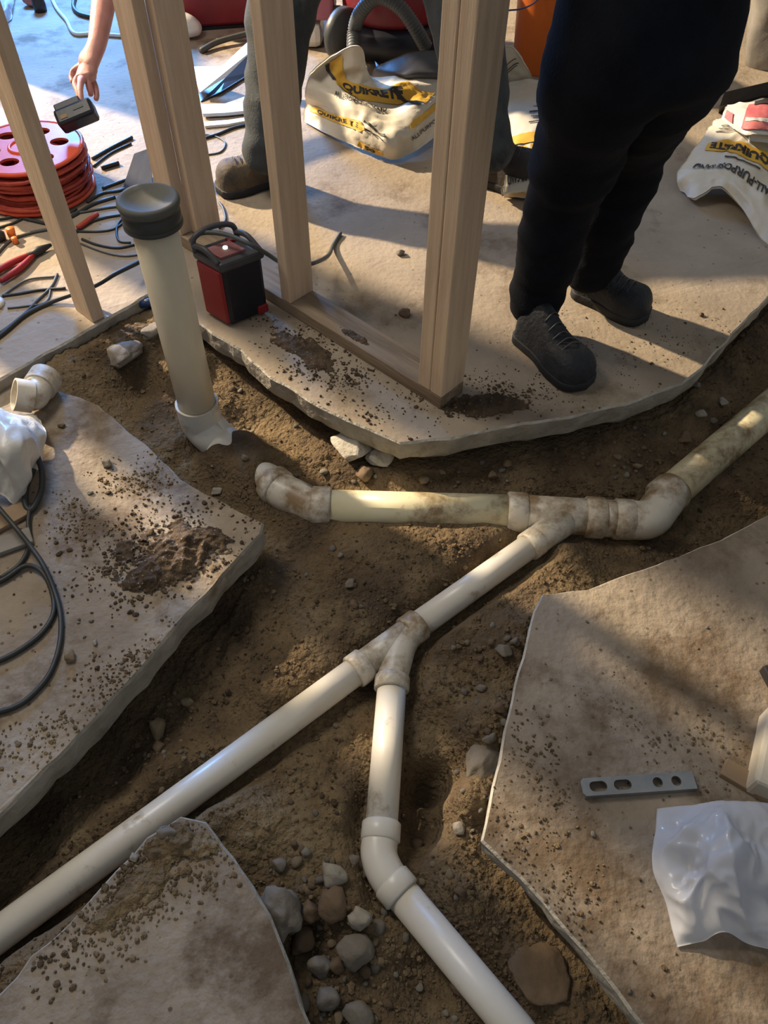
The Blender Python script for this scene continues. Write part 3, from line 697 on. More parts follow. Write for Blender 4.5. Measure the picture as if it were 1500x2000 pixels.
mb = MB(); quadbox(mb, ch+A_*.16+B_*.12, A_*.62, B_*.6, HC-.008, HC+.003); mb.build('control_panel', M['pink'], CT, bevel=.002)['label'] = 'dusty red control panel'
mb = MB(); quadbox(mb, ch+A_*.72+B_*.70, A_*.18, B_*.18, HC-.008, HC+.004); mb.build('button', M['redp'], CT, bevel=.002)['label'] = 'red button'
mb = MB(); c0 = ch+A_*.48+B_*.44; lathe(mb, [(.0065, 0), (.0065, .004), (.0001, .0045)], (c0.x, c0.y, HC+.003), 18, 0); mb.build('status_light', M['led'], CT)['label'] = 'glowing green-white light'
mb = MB()
tube(mb, catmull([ch+A_*.95+Vector((0, 0, HC-.01)), ch+A_*.98+B_*.05+Vector((0, 0, HC+.028)), ch+A_*1.02+B_*.5+Vector((0, 0, HC+.040)), ch+A_*.98+B_*.95+Vector((0, 0, HC+.028)), ch+A_*.92+B_*1.02+Vector((0, 0, HC-.01))], 8), .0075, 12)
for t in (0, 1): tube(mb, catmull([ch+A_*.95+B_*t+Vector((0, 0, HC+.01)), ch+A_*.5+B_*t+Vector((0, 0, HC+.015)), ch+A_*.08+B_*t+Vector((0, 0, HC-.008))], 8), .0075, 12)
mb.build('carry_handle', M['greyp'], CT)
pcab = [at(372, 470, HC+.0), at(395, 455, HC+.03), at(440, 458, HC+.04), at(490, 478, HC+.035), at(520, 495, HC-.01), at(548, 512, .13), at(580, 519, .12), at(612, 514, .11), at(640, 500, .05), at(650, 480, .008), at(665, 455, .006)]
tag(tube(MB(), catmull(pcab, 8), .006, 12).build('power_cable', M['gcord']), 'grey cable looping from the red charger around the single stud', 'cable')

# ------------------------------------------------------------------ cables
def cable(pts, r, m, label, name='power_cable', group=None, cat='cable'):
    P = [at(*(p if len(p) == 3 else (p[0], p[1], r))) for p in pts]
    o = tube(MB(), catmull(P, 7), r, 10).build(name, M[m]); return tag(o, label, cat, group)
cable([(310, 488, .08), (275, 510, .05), (225, 535, .085), (190, 556, .07), (150, 572, .03), (100, 590, .008), (50, 615, .006), (5, 652, .006), (-60, 700, .006)], .0065, 'cord', 'thick black cable crossing in front of the leftmost stud')
cable([(5, 578), (40, 573), (80, 566), (128, 563)], .004, 'cord', 'short thin black cord end left of the leftmost stud')
cable([(112, 535), (100, 560), (70, 590), (40, 620), (0, 650)], .004, 'gcord', 'thin dark cord crossing the short cord end at the left')
cable([(100, 560), (90, 590), (50, 598), (15, 602)], .003, 'gcord', 'thinnest grey cord curling beside the pale disc')
cable([(160, 467), (190, 478), (230, 484), (270, 476)], .004, 'cord', 'black cord curving between the leftmost stud and the riser')
cable([(155, 475), (200, 492), (240, 500), (275, 497)], .003, 'gcord', 'thin grey cord in front of the black one by the riser')
cable([(150, 452), (195, 452), (225, 446), (245, 430), (240, 425), (228, 445), (232, 470), (255, 474)], .0035, 'cord', 'looped black cord behind the riser cap')
cable([(140, 418), (175, 412), (215, 405), (250, 402)], .004, 'gcord', 'grey cord running from the reel toward the riser cap')
cable([(-20, 430), (20, 424), (60, 412), (75, 408)], .005, 'cord', 'black cord lying in front of the cord reel')
cable([(-20, 450), (25, 436), (60, 422), (130, 416), (150, 408)], .004, 'cord', 'second black cord lying in front of the cord reel')
cable([(180, 310), (215, 290), (258, 268)], .006, 'cord', 'straight black rod right of the cord reel, upper one')
cable([(198, 328), (232, 318)], .007, 'cord', 'short thick black rod right of the cord reel')
cable([(182, 325), (215, 300), (256, 280)], .004, 'cord', 'straight black rod right of the cord reel, lower one')
cable([(200, 368), (235, 355), (265, 345)], .005, 'cord', 'dark cord stub behind the riser cap')
cable([(95, -20), (110, 15), (130, 40), (140, 60), (152, 67), (180, 66), (240, 70)], .008, 'whose', 'pale blue hose curving over the blue-lit floor', 'hose', cat='hose')
cable([(150, -20), (143, 10), (152, 25), (172, 32), (215, 40)], .009, 'cord', 'dark hose curving behind the bare forearm', 'hose', cat='hose')
cable([(398, 212), (430, 222), (470, 218), (500, 212)], .006, 'cord', 'black cable behind the corner post beside the pale strips')
cable([(398, 270), (425, 262), (455, 250), (485, 243)], .005, 'cord', 'dark cable under the pale strips, ending near the brown boot')
cable([(398, 303), (430, 297), (440, 280), (425, 268), (400, 262)], .003, 'gcord', 'thin grey cord loop behind the corner post')
cable([(428, 445), (440, 430), (436, 408), (428, 395)], .004, 'gcord', 'cord rising behind the red charger')
cable([(955, 38, .25), (985, 22, .29), (1015, 18, .30), (1040, 8, .30), (1062, -12, .30)], .003, 'blueb', 'thin dark blue wire hanging over the orange bucket')
for i_, (pts_, r_, m_, l_) in enumerate([
    ([(130, 470, .004), (165, 440, .004), (205, 425, .004), (250, 418, .004)], .0045, 'cord', 'black cord sloping up to the riser cap from the leftmost stud'),
    ([(95, 430, .004), (130, 428, .004), (180, 400, .004), (225, 385, .004)], .006, 'cord', 'thick dark cord lying at the foot of the cord reel'),
    ([(170, 395, .004), (200, 378, .004), (235, 372, .004), (262, 360, .004)], .005, 'cord', 'dark cord between the cord reel and the riser cap'),
    ([(-10, 500, .004), (20, 470, .004), (60, 455, .004), (95, 448, .004)], .005, 'gcord', 'grey cord beside the bright orange plug'),
    ([(-10, 410, .004), (40, 425, .004), (95, 438, .004), (125, 445, .004)], .006, 'cord', 'thick black cord passing under the front of the cord reel'),
    ([(-10, 590, .004), (30, 560, .004), (60, 545, .004), (110, 540, .004)], .003, 'gcord', 'fine grey cord above the short cord end at the left')]):
    cable(pts_, r_, m_, l_)
# loops by the crumpled bag at the left
zb = ZB
def zc(p, k=0): return (p[0], p[1], zb+.006+k)
cable([zc((-40, 945), .06), zc((0, 995), .05), zc((30, 1030), .045), (60, 1068, zb+.035), (85, 1105, zb+.025), (105, 1150, zb+.012), (118, 1200, zb+.007), (117, 1255, zb+.006), (100, 1310, zb+.006), (70, 1350, zb+.006), (30, 1380, zb+.006), (-40, 1400, zb+.006)], .0055, 'cord', 'black cable looping across the left slab, outer loop')
cable([(-30, 1300, zb+.006), (10, 1285, zb+.006), (50, 1262, zb+.006), (85, 1232, zb+.006), (105, 1195, zb+.006), (100, 1150, zb+.006), (80, 1115, zb+.012), (50, 1105, zb+.010), (10, 1130, zb+.008), (-30, 1150, zb+.008)], .0055, 'cord', 'black cable looping across the left slab, inner loop')
cable([(72, 890, zb+.05), (82, 920, zb+.035), (80, 960, zb+.02), (62, 995, zb+.010), (50, 985, zb+.012), (52, 950, zb+.02), (66, 915, zb+.04)], .007, 'cord', 'bundled black cable coil hanging from the crumpled bag')
cable([(60, 985, zb+.012), (55, 1020, zb+.008), (58, 1060, zb+.006), (40, 1100, zb+.006), (0, 1130, zb+.006)], .005, 'cord', 'short black cable under the outer loop at the left')

# ------------------------------------------------------------------ cord reel
rc = at(80, 372, 0); rc = Vector((rc.x, rc.y, 0))
RE = empty('cord_reel', rc, 'orange cord reel lying on its side with wound orange cord', 'cord reel')
RF = .175; top = .145
def flange(z, name):
    holes = [circ(.105*math.cos(a), .105*math.sin(a), .030, .026) for a in [2*PI*k/6+.35 for k in range(6)]]
    bm = shape_bm([circ(0, 0, RF, n=56)]+holes+[circ(0, 0, .018)], .004)
    mb = MB(); bm_to(mb, bm, lambda v: Vector((v.x, v.y, v.z))+rc+Vector((0, 0, z)), 0)
    tube(mb, [rc+Vector((RF*math.cos(2*PI*k/48), RF*math.sin(2*PI*k/48), z)) for k in range(49)], .007, 10)
    tube(mb, [rc+Vector((.05*math.cos(2*PI*k/32), .05*math.sin(2*PI*k/32), z+.004)) for k in range(33)], .006, 8)
    return mb.build(name, M['orange'], RE)
flange(top, 'upper_flange'); flange(.012, 'lower_flange')
mb = MB(); lathe(mb, [(.05, .012), (.05, top)], rc, 32); mb.build('hub', M['orange'], RE)
mb = MB(); pts = []
for t in range(0, 15*28):
    a = 2*PI*t/28; lay = t/28; z = .026+(top-.045)*(.5-.5*math.cos(lay*.75)); r = .135+.045*abs(math.sin(lay*1.9+.6))-.01*nz((math.cos(a), math.sin(a), lay), 1.2)
    pts.append(rc+Vector((r*math.cos(a), r*math.sin(a), z+.008*nz((math.cos(a)*2, math.sin(a)*2, lay), 1))))
tube(mb, pts, .0058, 8)
pts = []
for t in range(0, 12*26):
    a = 2*PI*t/26; lay = t/26; z = .024+(top-.04)*(lay/12); r = .132+.02*(int(lay) % 2)
    pts.append(rc+Vector((r*math.cos(a), r*math.sin(a), z)))
tube(mb, pts, .0075, 8)
mb.build('wound_cord', M['ocord'], RE)
# pliers
def pliers(p0, p1, p2, m, label):
    P0, P1, P2 = at(*p0), at(*p1), at(*p2); d = (P2-P0).normalized(); s = Vector((-d.y, d.x, 0))
    E_ = empty('pliers', (P1.x, P1.y, 0), label, 'pliers')
    for k in (-1, 1):
        tube(MB(), catmull([P0+s*k*.022, P0.lerp(P1, .5)+s*k*.022, P1+s*k*.006], 6), [.007+.003*math.sin(i/12*PI) for i in range(13)], 12).build('handle', M[m], E_)
    tube(MB(), [P1-d*.01, P1+d*.03, P2], [.010, .013, .005], 12).build('jaw', M['darkm'], E_)
pliers((-10, 545, .012), (62, 498, .012), (100, 478, .012), 'redp', 'red-handled pliers lying left of the leftmost stud')
cable([(152, 445, .01), (170, 432, .012), (190, 418, .012)], .008, 'ocord', 'short dull red grip between the leftmost stud and the riser cap', 'tool_grip', cat='tool')
mb = MB(); p = at(20, 452, .02); q = at(27, 464, .02)
tube(mb, [p-Vector((0, 0, .018)), p+Vector((.002, 0, .01))], [.012, .014], 14); tube(mb, [q-Vector((0, 0, .018)), q+Vector((0, 0, .0))], [.009, .009], 12)
mb.build('plug', M['bucket']); o = bpy.data.objects[-1] if False else None
pl = [x for x in COL.objects if x.name.startswith('plug')][0]; tag(pl, 'bright orange plug lying in front of the cord reel', 'plug')
mb = MB(); p = at(5, 470, .0); tube(mb, [p+Vector((-.06, -.005, .016)), p+Vector((0, 0, .016)), p+Vector((.012, .004, .016))], [.018, .018, .012], 14)
tag(mb.build('screwdriver_handle', M['cord']), 'dark tool grip left of the bright orange plug', 'tool')
mb = MB(); p = at(-12, 596, 0); lathe(mb, [(.0001, 0), (.03, 0), (.031, .008), (.026, .014), (.0001, .012)], p, 28); tag(mb.build('pale_disc', M['bag']), 'small pale round disc at the left edge of the floor', 'disc')

# ------------------------------------------------------------------ bags and printed sacks
class Surf:
    def __init__(s, ctrl, amp=.008, sc=9, seed=0, edge=1.0): s.c = ctrl; s.a = amp; s.k = sc; s.o = seed; s.e = edge
    def base(s, uu, vv):
        def cr(p, t):
            n = len(p)-1; x = min(max(t, 0), .99999)*n; i = int(x); f = x-i
            P = lambda j: p[j] if 0 <= j <= n else (p[0]*2-p[1] if j < 0 else p[n]*2-p[n-1])
            a, b, c, d = P(i-1), P(i), P(i+1), P(i+2)
            return .5*((2*b)+(c-a)*f+(2*a-5*b+4*c-d)*f*f+(3*b-a-3*c+d)*f**3)
        return cr([cr(row, uu) for row in s.c], vv)
    def at(s, uu, vv, off=0):
        p = s.base(uu, vv); e = .01
        du = s.base(min(1, uu+e), vv)-s.base(max(0, uu-e), vv); dv = s.base(uu, min(1, vv+e))-s.base(uu, max(0, vv-e))
        n = du.cross(dv); n = n.normalized() if n.length > 1e-9 else Vector((0, 0, 1))
        if n.dot(CAM-p) < 0: n = -n
        q = p*s.k+Vector((s.o, s.o, 0)); q = q+Vector((noise.noise(q*.7), noise.noise(q*.7+Vector((9, 0, 0))), 0))*.9; w_ = .55-abs(noise.noise(q))*2.4; w2 = .3-abs(noise.noise(q*2.1+Vector((5, 1, 2))))*1.3; w3 = .2-abs(noise.noise(q*4.3+Vector((1, 7, 2))))
        ef = s.e+(1-s.e)*smooth(0, .22, min(uu, 1-uu, vv, 1-vv))
        return p+n*(s.a*ef*(w_*.9+w2*.75+w3*.45)+off)
def sheet(surf, mats, prints=(), n=44, thick=.006, name='sack', **kw):
    mb = MB(); N1 = n+1
    for side in (0, 1):
        vs = [surf.at(i/n, j/n, -thick*side) for j in range(N1) for i in range(N1)]
        fs = [[j*N1+i, j*N1+i+1, (j+1)*N1+i+1, (j+1)*N1+i] for j in range(n) for i in range(n)]
        mb.add(vs, fs if side == 0 else [f[::-1] for f in fs], 0, True)
    T = N1*N1; edge = [(i, 0) for i in range(N1)]+[(n, j) for j in range(1, N1)]+[(i, n) for i in range(n-1, -1, -1)]+[(0, j) for j in range(n-1, 0, -1)]
    for k_ in range(len(edge)):
        a = edge[k_]; b = edge[(k_+1) % len(edge)]; ia = a[1]*N1+a[0]; ib = b[1]*N1+b[0]
        mb.f.append([ia, ib, T+ib, T+ia]); mb.m.append(0); mb.s.append(True)
    for pr in prints:
        kind, mi, cu, cv, su, sv, rot = pr[:7]
        if kind == 'rect': bm = shape_bm([[(-.5, -.5), (.5, -.5), (.5, .5), (-.5, .5)]], 0)
        elif kind == 'poly': bm = shape_bm([pr[7]], 0)
        else:
            bm = text_bm(kind, 1.0, pr[7] if len(pr) > 7 else .03); xs = [v.co.x for v in bm.verts]; ys = [v.co.y for v in bm.verts]
            wx = max(xs)-min(xs); wy = max(ys)-min(ys); mx_ = (max(xs)+min(xs))/2; my_ = (max(ys)+min(ys))/2
            for v in bm.verts: v.co.x = (v.co.x-mx_)/wx; v.co.y = (v.co.y-my_)/wy
        for t in range(-9, 10):
            for co, no in (((t/18, 0, 0), (1, 0, 0)), ((0, t/18, 0), (0, 1, 0))):
                step = (su if no[0] else sv)
                if step < .08 and t % 6: continue
                bmesh.ops.bisect_plane(bm, geom=bm.verts[:]+bm.edges[:]+bm.faces[:], plane_co=co, plane_no=no)
        cr_, sr_ = math.cos(rot), math.sin(rot)
        lay = .0022+.0012*(pr[8] if len(pr) > 8 else mi)
        def fn(v, cu=cu, cv=cv, su=su, sv=sv):
            x = v.x*su; y = v.y*sv; X = cu+x*cr_-y*sr_; Y = cv+x*sr_+y*cr_
            return surf.at(min(1, max(0, X)), min(1, max(0, Y)), lay)
        bm_to(mb, bm, fn, mi, True)
    return mb.build(name, mats)
BM = [M['bag'], M['yel'], M['ink'], M['pinkink']]
G = lambda rows: [[at(*p) for p in r] for r in rows]
# crumpled sack behind the studs (u: left->right, v: bottom->top)
s1 = Surf(G([[(592, 236, .01), (640, 262, .015), (700, 288, .015), (770, 312, .01), (815, 292, .02), (872, 250, .03)],
             [(596, 205, .05), (650, 228, .06), (705, 245, .09), (760, 268, .09), (815, 248, .08), (868, 215, .07)],
             [(596, 180, .12), (650, 185, .13), (700, 200, .13), (760, 215, .10), (815, 200, .12), (866, 170, .10)],
             [(603, 150, .17), (640, 140, .18), (692, 165, .15), (740, 170, .14), (800, 160, .14), (862, 150, .12)],
             [(612, 138, .20), (655, 108, .24), (702, 90, .27), (722, 145, .15), (775, 145, .14), (855, 140, .11)]]), .015, 7, 1, .5)
band = [(-.5, -.5), (.42, -.5), (.5, -.1), (.42, .5), (-.42, .5), (-.5, .1)]
tag(sheet(s1, BM, [('poly', 1, .52, .66, .52, .17, -.12, band), ('QUIKRETE', 2, .52, .66, .42, .11, -.12, .05),
                   ('rect', 1, .27, .80, .10, .30, .35), ('rect', 2, .20, .78, .035, .26, .35), ('rect', 1, .80, .60, .09, .32, .6), ('rect', 2, .745, .56, .03, .26, .6),
                   ('ALL-PURPOSE SAND', 2, .40, .50, .36, .055, -.10, .02), ('poly', 1, .24, .24, .40, .10, .0, band), ('QUIKRETE', 2, .24, .24, .30, .06, 0, .03),
                   ('rect', 2, .50, .28, .15, .022, -.3), ('rect', 2, .50, .22, .12, .015, -.3), ('poly', 1, .85, .32, .22, .07, .3, band), ('ALL-PURPOSE', 2, .86, .18, .22, .05, .25, .02),
                   ('rect', 1, .47, .05, .14, .06, 0), ('50', 2, .47, .05, .06, .05, 0, .05)], n=60),
    'crumpled cream paper sack with yellow and black print behind the studs', 'sack')
# sack lying flat, seen between the double stud and the dark trousers
s2 = Surf(G([[(985, 390, .0), (1015, 388, .01), (1060, 386, .01), (1130, 384, .0)],
             [(985, 372, .05), (1015, 365, .055), (1060, 362, .055), (1135, 360, .05)],
             [(988, 300, .085), (1015, 290, .10), (1070, 285, .10), (1140, 285, .08)],
             [(985, 230, .08), (1020, 220, .10), (1075, 218, .10), (1145, 220, .08)],
             [(980, 168, .05), (1020, 156, .06), (1080, 160, .06), (1150, 168, .05)]]), .006, 8, 3)
tag(sheet(s2, BM, [('rect', 1, .5, .56, .95, .07, 0), ('QUIKRETE', 1, .40, .46, 1.1, .15, PI, .06), ('QUIKRETE', 2, .40, .455, 1.12, .17, PI, .02, .3),
                   ('ALL-PURPOSE SAND', 2, .52, .32, .9, .07, PI, .02), ('QUIKRETE', 1, .42, .12, .62, .075, 0, .04), ('rect', 2, .58, .75, .3, .008, 0), ('rect', 2, .6, .71, .3, .008, 0), ('rect', 2, .58, .67, .3, .008, 0), ('rect', 2, .6, .79, .26, .008, 0)], n=40, thick=.03),
    'flat cream sack with yellow block print lying behind the dark trousers', 'sack')
s3_ = Surf(G([[(970, 172, .03), (1005, 165, .04), (1045, 160, .04)], [(970, 130, .10), (1000, 125, .12), (1030, 135, .10)], [(972, 95, .17), (995, 92, .18), (1018, 112, .15)]]), .006, 9, 5)
tag(sheet(s3_, BM, [('rect', 2, .5, .6, .5, .02, .6), ('rect', 2, .55, .5, .5, .02, .6), ('rect', 2, .5, .4, .4, .02, .6)], n=24), 'small white printed bag end standing against the orange bucket', 'sack')
# right sack
s4 = Surf(G([[(1330, 372, .01), (1355, 388, .03), (1400, 362, .07), (1445, 400, .05), (1490, 470, .01), (1560, 520, .01)],
             [(1322, 335, .05), (1370, 345, .07), (1410, 340, .09), (1460, 365, .09), (1500, 400, .07), (1570, 440, .05)],
             [(1352, 295, .08), (1390, 298, .10), (1430, 300, .12), (1475, 318, .12), (1520, 340, .10), (1580, 370, .06)],
             [(1375, 262, .09), (1405, 262, .12), (1445, 262, .13), (1485, 275, .13), (1530, 290, .10), (1590, 310, .06)],
             [(1398, 232, .07), (1425, 228, .10), (1460, 230, .12), (1500, 235, .12), (1540, 240, .09), (1600, 250, .05)]]), .009, 9, 8)
tag(sheet(s4, BM, [('poly', 1, .46, .57, .66, .15, -.02, band), ('QUIKRETE', 2, .44, .57, .54, .10, PI-.02, .05), ('ALL-PURPOSE SAND', 2, .44, .34, .7, .075, PI-.05, .03),
                   ('rect', 2, .3, .86, .26, .010, 0), ('rect', 2, .3, .82, .28, .010, 0), ('rect', 2, .28, .78, .28, .010, 0), ('rect', 2, .3, .90, .2, .010, 0), ('rect', 2, .5, .45, .3, .014, 0)], n=56, thick=.012),
    'cream sand sack with folded edges and yellow band lying at the right edge', 'sack')
s5 = Surf(G([[(1408, 232, .15), (1450, 262, .18), (1480, 262, .19), (1560, 275, .16)], [(1415, 215, .17), (1450, 232, .20), (1490, 232, .21), (1560, 240, .17)], [(1420, 203, .17), (1455, 200, .20), (1500, 192, .21), (1570, 190, .17)]]), .006, 9, 11)
tag(sheet(s5, [M['bagi'], M['yel'], M['ink'], M['pinkink']], [('rect', 3, .62, .5, .5, .75, -.1), ('rect', 0, .62, .42, .45, .10, -.1, 0, 4), ('rect', 2, .6, .88, .2, .12, 0, 0, 5), ('rect', 3, .12, .35, .12, .35, 0)], n=30, thick=.03),
    'white sack with pink print folded on top of the cream sand sack', 'sack')
# grey sack top right
mb = rock_mb((0, 0, 0), 1, 1, 4, .25, 4)
pc = at(1530, 175, 0); gs = mb
for v in gs.v: v.x = v.x*.24+pc.x+.04; v.y = v.y*.17+pc.y+.26; v.z = v.z*.42+.40
tag(gs.build('grey_sack', M['sack']), 'large grey sack standing in the upper right corner', 'sack')
# crumpled bag at the left
s6 = Surf(G([[(-60, 960, zb+.01), (0, 965, zb+.03), (30, 985, zb+.01), (45, 960, zb+.01)],
             [(-60, 900, zb+.10), (0, 905, zb+.13), (45, 915, zb+.08), (78, 900, zb+.02)],
             [(-60, 850, zb+.13), (0, 845, zb+.15), (50, 850, zb+.12), (85, 850, zb+.04)],
             [(-60, 805, zb+.05), (0, 800, zb+.08), (45, 806, zb+.07), (70, 812, zb+.02)]]), .022, 6, 2, .5)
tag(sheet(s6, [M['bagi']], n=44, thick=.004, name='crumpled_bag'), 'crumpled off-white bag on the left slab below the loose elbow', 'bag')
# cardboard bits under it
for (x, y, sx, sy, rz, z, mm, lab) in [(8, 1020, .11, .05, .75, .012, 'card', 'brown cardboard strip on the left slab under the black cables'), (28, 1062, .08, .045, .5, .012, 'sack', 'grey flat offcut beside the cardboard strip on the left slab')]:
    p = at(x, y, zb); mb = MB(); box(mb, (p.x, p.y, zb+z/2+.001), sx, sy, z, rz); tag(mb.build('cardboard_piece' if mm == 'card' else 'offcut', M[mm], bevel=.002), lab, 'offcut')

# plastic sheet on the right slab
s7 = Surf(G([[(1322, 1850, .003), (1370, 1838, .012), (1415, 1820, .03), (1460, 1842, .012), (1530, 1860, .02), (1600, 1880, .01)],
             [(1298, 1760, .006), (1340, 1762, .05), (1400, 1765, .055), (1460, 1775, .05), (1530, 1790, .05), (1610, 1800, .02)],
             [(1275, 1690, .006), (1330, 1690, .05), (1390, 1690, .085), (1450, 1690, .085), (1520, 1700, .07), (1610, 1710, .03)],
             [(1280, 1620, .006), (1330, 1625, .04), (1390, 1628, .07), (1450, 1630, .08), (1520, 1640, .07), (1610, 1640, .03)],
             [(1283, 1580, .003), (1335, 1572, .012), (1390, 1566, .03), (1450, 1566, .04), (1520, 1570, .04), (1600, 1580, .01)]]), .024, 9, 6, .15)
tag(sheet(s7, [M['milky']], n=80, thick=.0015, name='plastic_sheet'), 'crumpled milky white plastic sheet on the right slab', 'plastic sheet')
# block behind the sheet
mb = MB(); p = at(1500, 1500, 0); box(mb, (p.x+.035, p.y+.0, .03), .13, .16, .06, -.45); tag(mb.build('concrete_block', M['pvcm'] if False else M['bag'], bevel=.008), 'pale cream block at the right edge above the plastic sheet', 'block')
mb = MB(); p = at(1462, 1530, 0); box(mb, (p.x, p.y-.002, .007), .10, .035, .014, -.6); tag(mb.build('wood_offcut', M['card'], bevel=.002), 'brown wood offcut lying against the pale cream block', 'offcut')
mb = MB(); p = at(1502, 1335, 0); box(mb, (p.x+.01, p.y, .012), .035, .06, .024, .2); tube(mb, [Vector((p.x, p.y-.035, .01)), Vector((p.x, p.y-.035, .03))], .014, 16)
tag(mb.build('metal_clip', M['darkm'], bevel=.002), 'small dark metal clip at the right edge above the cream block', 'clip')
# metal strap with slots
pa = at(1133, 1543, .0); pb = at(1352, 1528, .0); dx = (pb-pa); Ls = dx.length; aa = math.atan2(dx.y, dx.x); ws = .031
def slot(x, L, r, n=10):
    P = []
    for k in range(n+1): a = PI/2+PI*k/n; P.append((x-L/2+r*math.cos(a), r*math.sin(a)))
    for k in range(n+1): a = -PI/2+PI*k/n; P.append((x+L/2+r*math.cos(a), r*math.sin(a)))
    return P
outl = [(0, -ws/2+.005), (.005, -ws/2), (Ls, -ws/2), (Ls, ws/2), (.005, ws/2), (0, ws/2-.005)]
bm = shape_bm([outl, slot(Ls*.145, .014, .0085), slot(Ls*.36, .014, .0085), circ(Ls*.67, 0, .0085), circ(Ls*.835, 0, .0085)], .0015)
mb = MB(); Rz = Matrix.Rotation(aa, 3, 'Z'); bm_to(mb, bm, lambda v: Rz @ v+Vector((pa.x, pa.y, .012)), 0)
for (cx_, L_) in ((Ls*.145, .014), (Ls*.36, .014), (Ls*.67, 0), (Ls*.835, 0)):
    lp = slot(cx_, L_, .0085) if L_ else circ(cx_, 0, .0085)
    vs = [Rz @ Vector((x, y, z))+Vector((pa.x, pa.y, .012)) for z in (.002, -.004) for x, y in lp]; n_ = len(lp)
    mb.add(vs, [[i, (i+1) % n_, n_+(i+1) % n_, n_+i] for i in range(n_)], 0, True)
for sgn in (-1, 1):
    vs = [Rz @ Vector((x, sgn*y, z))+Vector((pa.x, pa.y, .012)) for x in (0.004, Ls) for (y, z) in ((ws/2, .0015), (ws/2+.001, -.011), (ws/2-.0015, -.011), (ws/2-.002, .0))]
    mb.add(vs, [[0, 1, 5, 4], [1, 2, 6, 5], [2, 3, 7, 6], [0, 3, 2, 1], [4, 5, 6, 7]], 0, False)
tag(mb.build('metal_strap', M['steel']), 'galvanised metal strap with two slots and two round holes on the right slab', 'metal strap')

# ------------------------------------------------------------------ background objects
# orange bucket
p = at(1068, 152, 0); bx = Vector((p.x, p.y+.13, 0))
BK = empty('bucket', bx, 'orange plastic bucket standing behind the flat sack', 'bucket')
lathe(MB(), [(.0001, .0), (.128, 0), (.131, .005), (.150, .33), (.158, .335), (.158, .365), (.152, .37), (.146, .365), (.126, .01), (.0001, .008)], bx, 48).build('bucket_shell', M['bucket'], BK)
tube(MB(), [bx+Vector((.158*math.cos(a), .158*math.sin(a)*.55-.02, .335-.10*math.sin(PI*k/20))) for k in range(21) for a in [PI+PI*k/20]], .003, 8).build('bail', M['darkm'], BK)
# shop vacuum with red tank
p = at(775, 130, 0); vx = Vector((p.x-.02, p.y+.22, 0))
V = empty('shop_vacuum', vx, 'red and black shop vacuum with a grey ribbed hose behind the crumpled sack', 'vacuum')
lathe(MB(), [(.0001, .02), (.24, .02), (.25, .04), (.25, .11), (.22, .13), (.0001, .13)], vx, 40).build('base', M['blackp'], V)
lathe(MB(), [(.0001, .13), (.205, .13), (.215, .15), (.225, .36), (.0001, .36)], vx, 40).build('tank', M['dred'], V)
lathe(MB(), [(.0001, .36), (.235, .36), (.235, .40), (.20, .46), (.10, .50), (.0001, .50)], vx, 40).build('lid', M['blackp'], V)
for sx in (-1, 1):
    wc = vx+Vector((sx*.235, -.06, .085)); lathe(MB(), [(.0001, -.02), (.07, -.02), (.083, -.012), (.083, .012), (.07, .02), (.0001, .02)], wc, 28, axis=Vector((1, 0, 0))).build('wheel', M['rubber'], V)
hp = catmull([at(690, 108, .10), at(692, 60, .16), at(706, 22, .24), at(738, -6, .30), at(778, 12, .28), at(808, 50, .22), at(832, 92, .14)], 24)
rr = [.026+.003*math.sin(i*2.1) for i in range(len(hp))]
tube(MB(), hp, rr, 16).build('hose', M['gcord'], V)['label'] = 'grey ribbed hose arching over the tank'
# pinkish plastic case left of the vacuum
p = at(648, 98, 0); q = Vector((p.x-.07, p.y+.10, 0))
CS = empty('tool_case', q, 'faded red case on a pale frame left of the shop vacuum', 'case')
mb = MB(); box(mb, q+Vector((0, 0, .19)), .17, .20, .16); mb.build('case_body', mat('faded_red', (.45, .16, .20), (.36, .11, .15), .5, bump=.05), CS, bevel=.015)
mb = MB(); box(mb, q+Vector((-.02, -.01, .05)), .10, .18, .10); mb.build('case_stand', M['bagi'], CS, bevel=.03)
# wheel-like black disc in front of the stand
p = at(672, 118, 0); (lathe(MB(), [(.0001, -.03), (.085, -.03), (.10, -.015), (.10, .015), (.085, .03), (.0001, .03)], Vector((p.x, p.y, .10)), 32, axis=Vector((.75, -.65, 0))).build('wheel', M['rubber'], V))
# dark grey flattened pad behind the sack
s8 = Surf(G([[(725, 160, .06), (770, 165, .06), (830, 168, .06), (900, 168, .06)], [(728, 140, .12), (780, 148, .14), (830, 150, .14), (900, 150, .12)], [(735, 130, .14), (775, 112, .17), (815, 100, .19), (900, 96, .18)]]), .004, 9, 15)
tag(sheet(s8, [M['greyp']], n=24, thick=.03, name='folded_tarp'), 'folded dark grey tarp behind the crumpled cream sack', 'tarp')
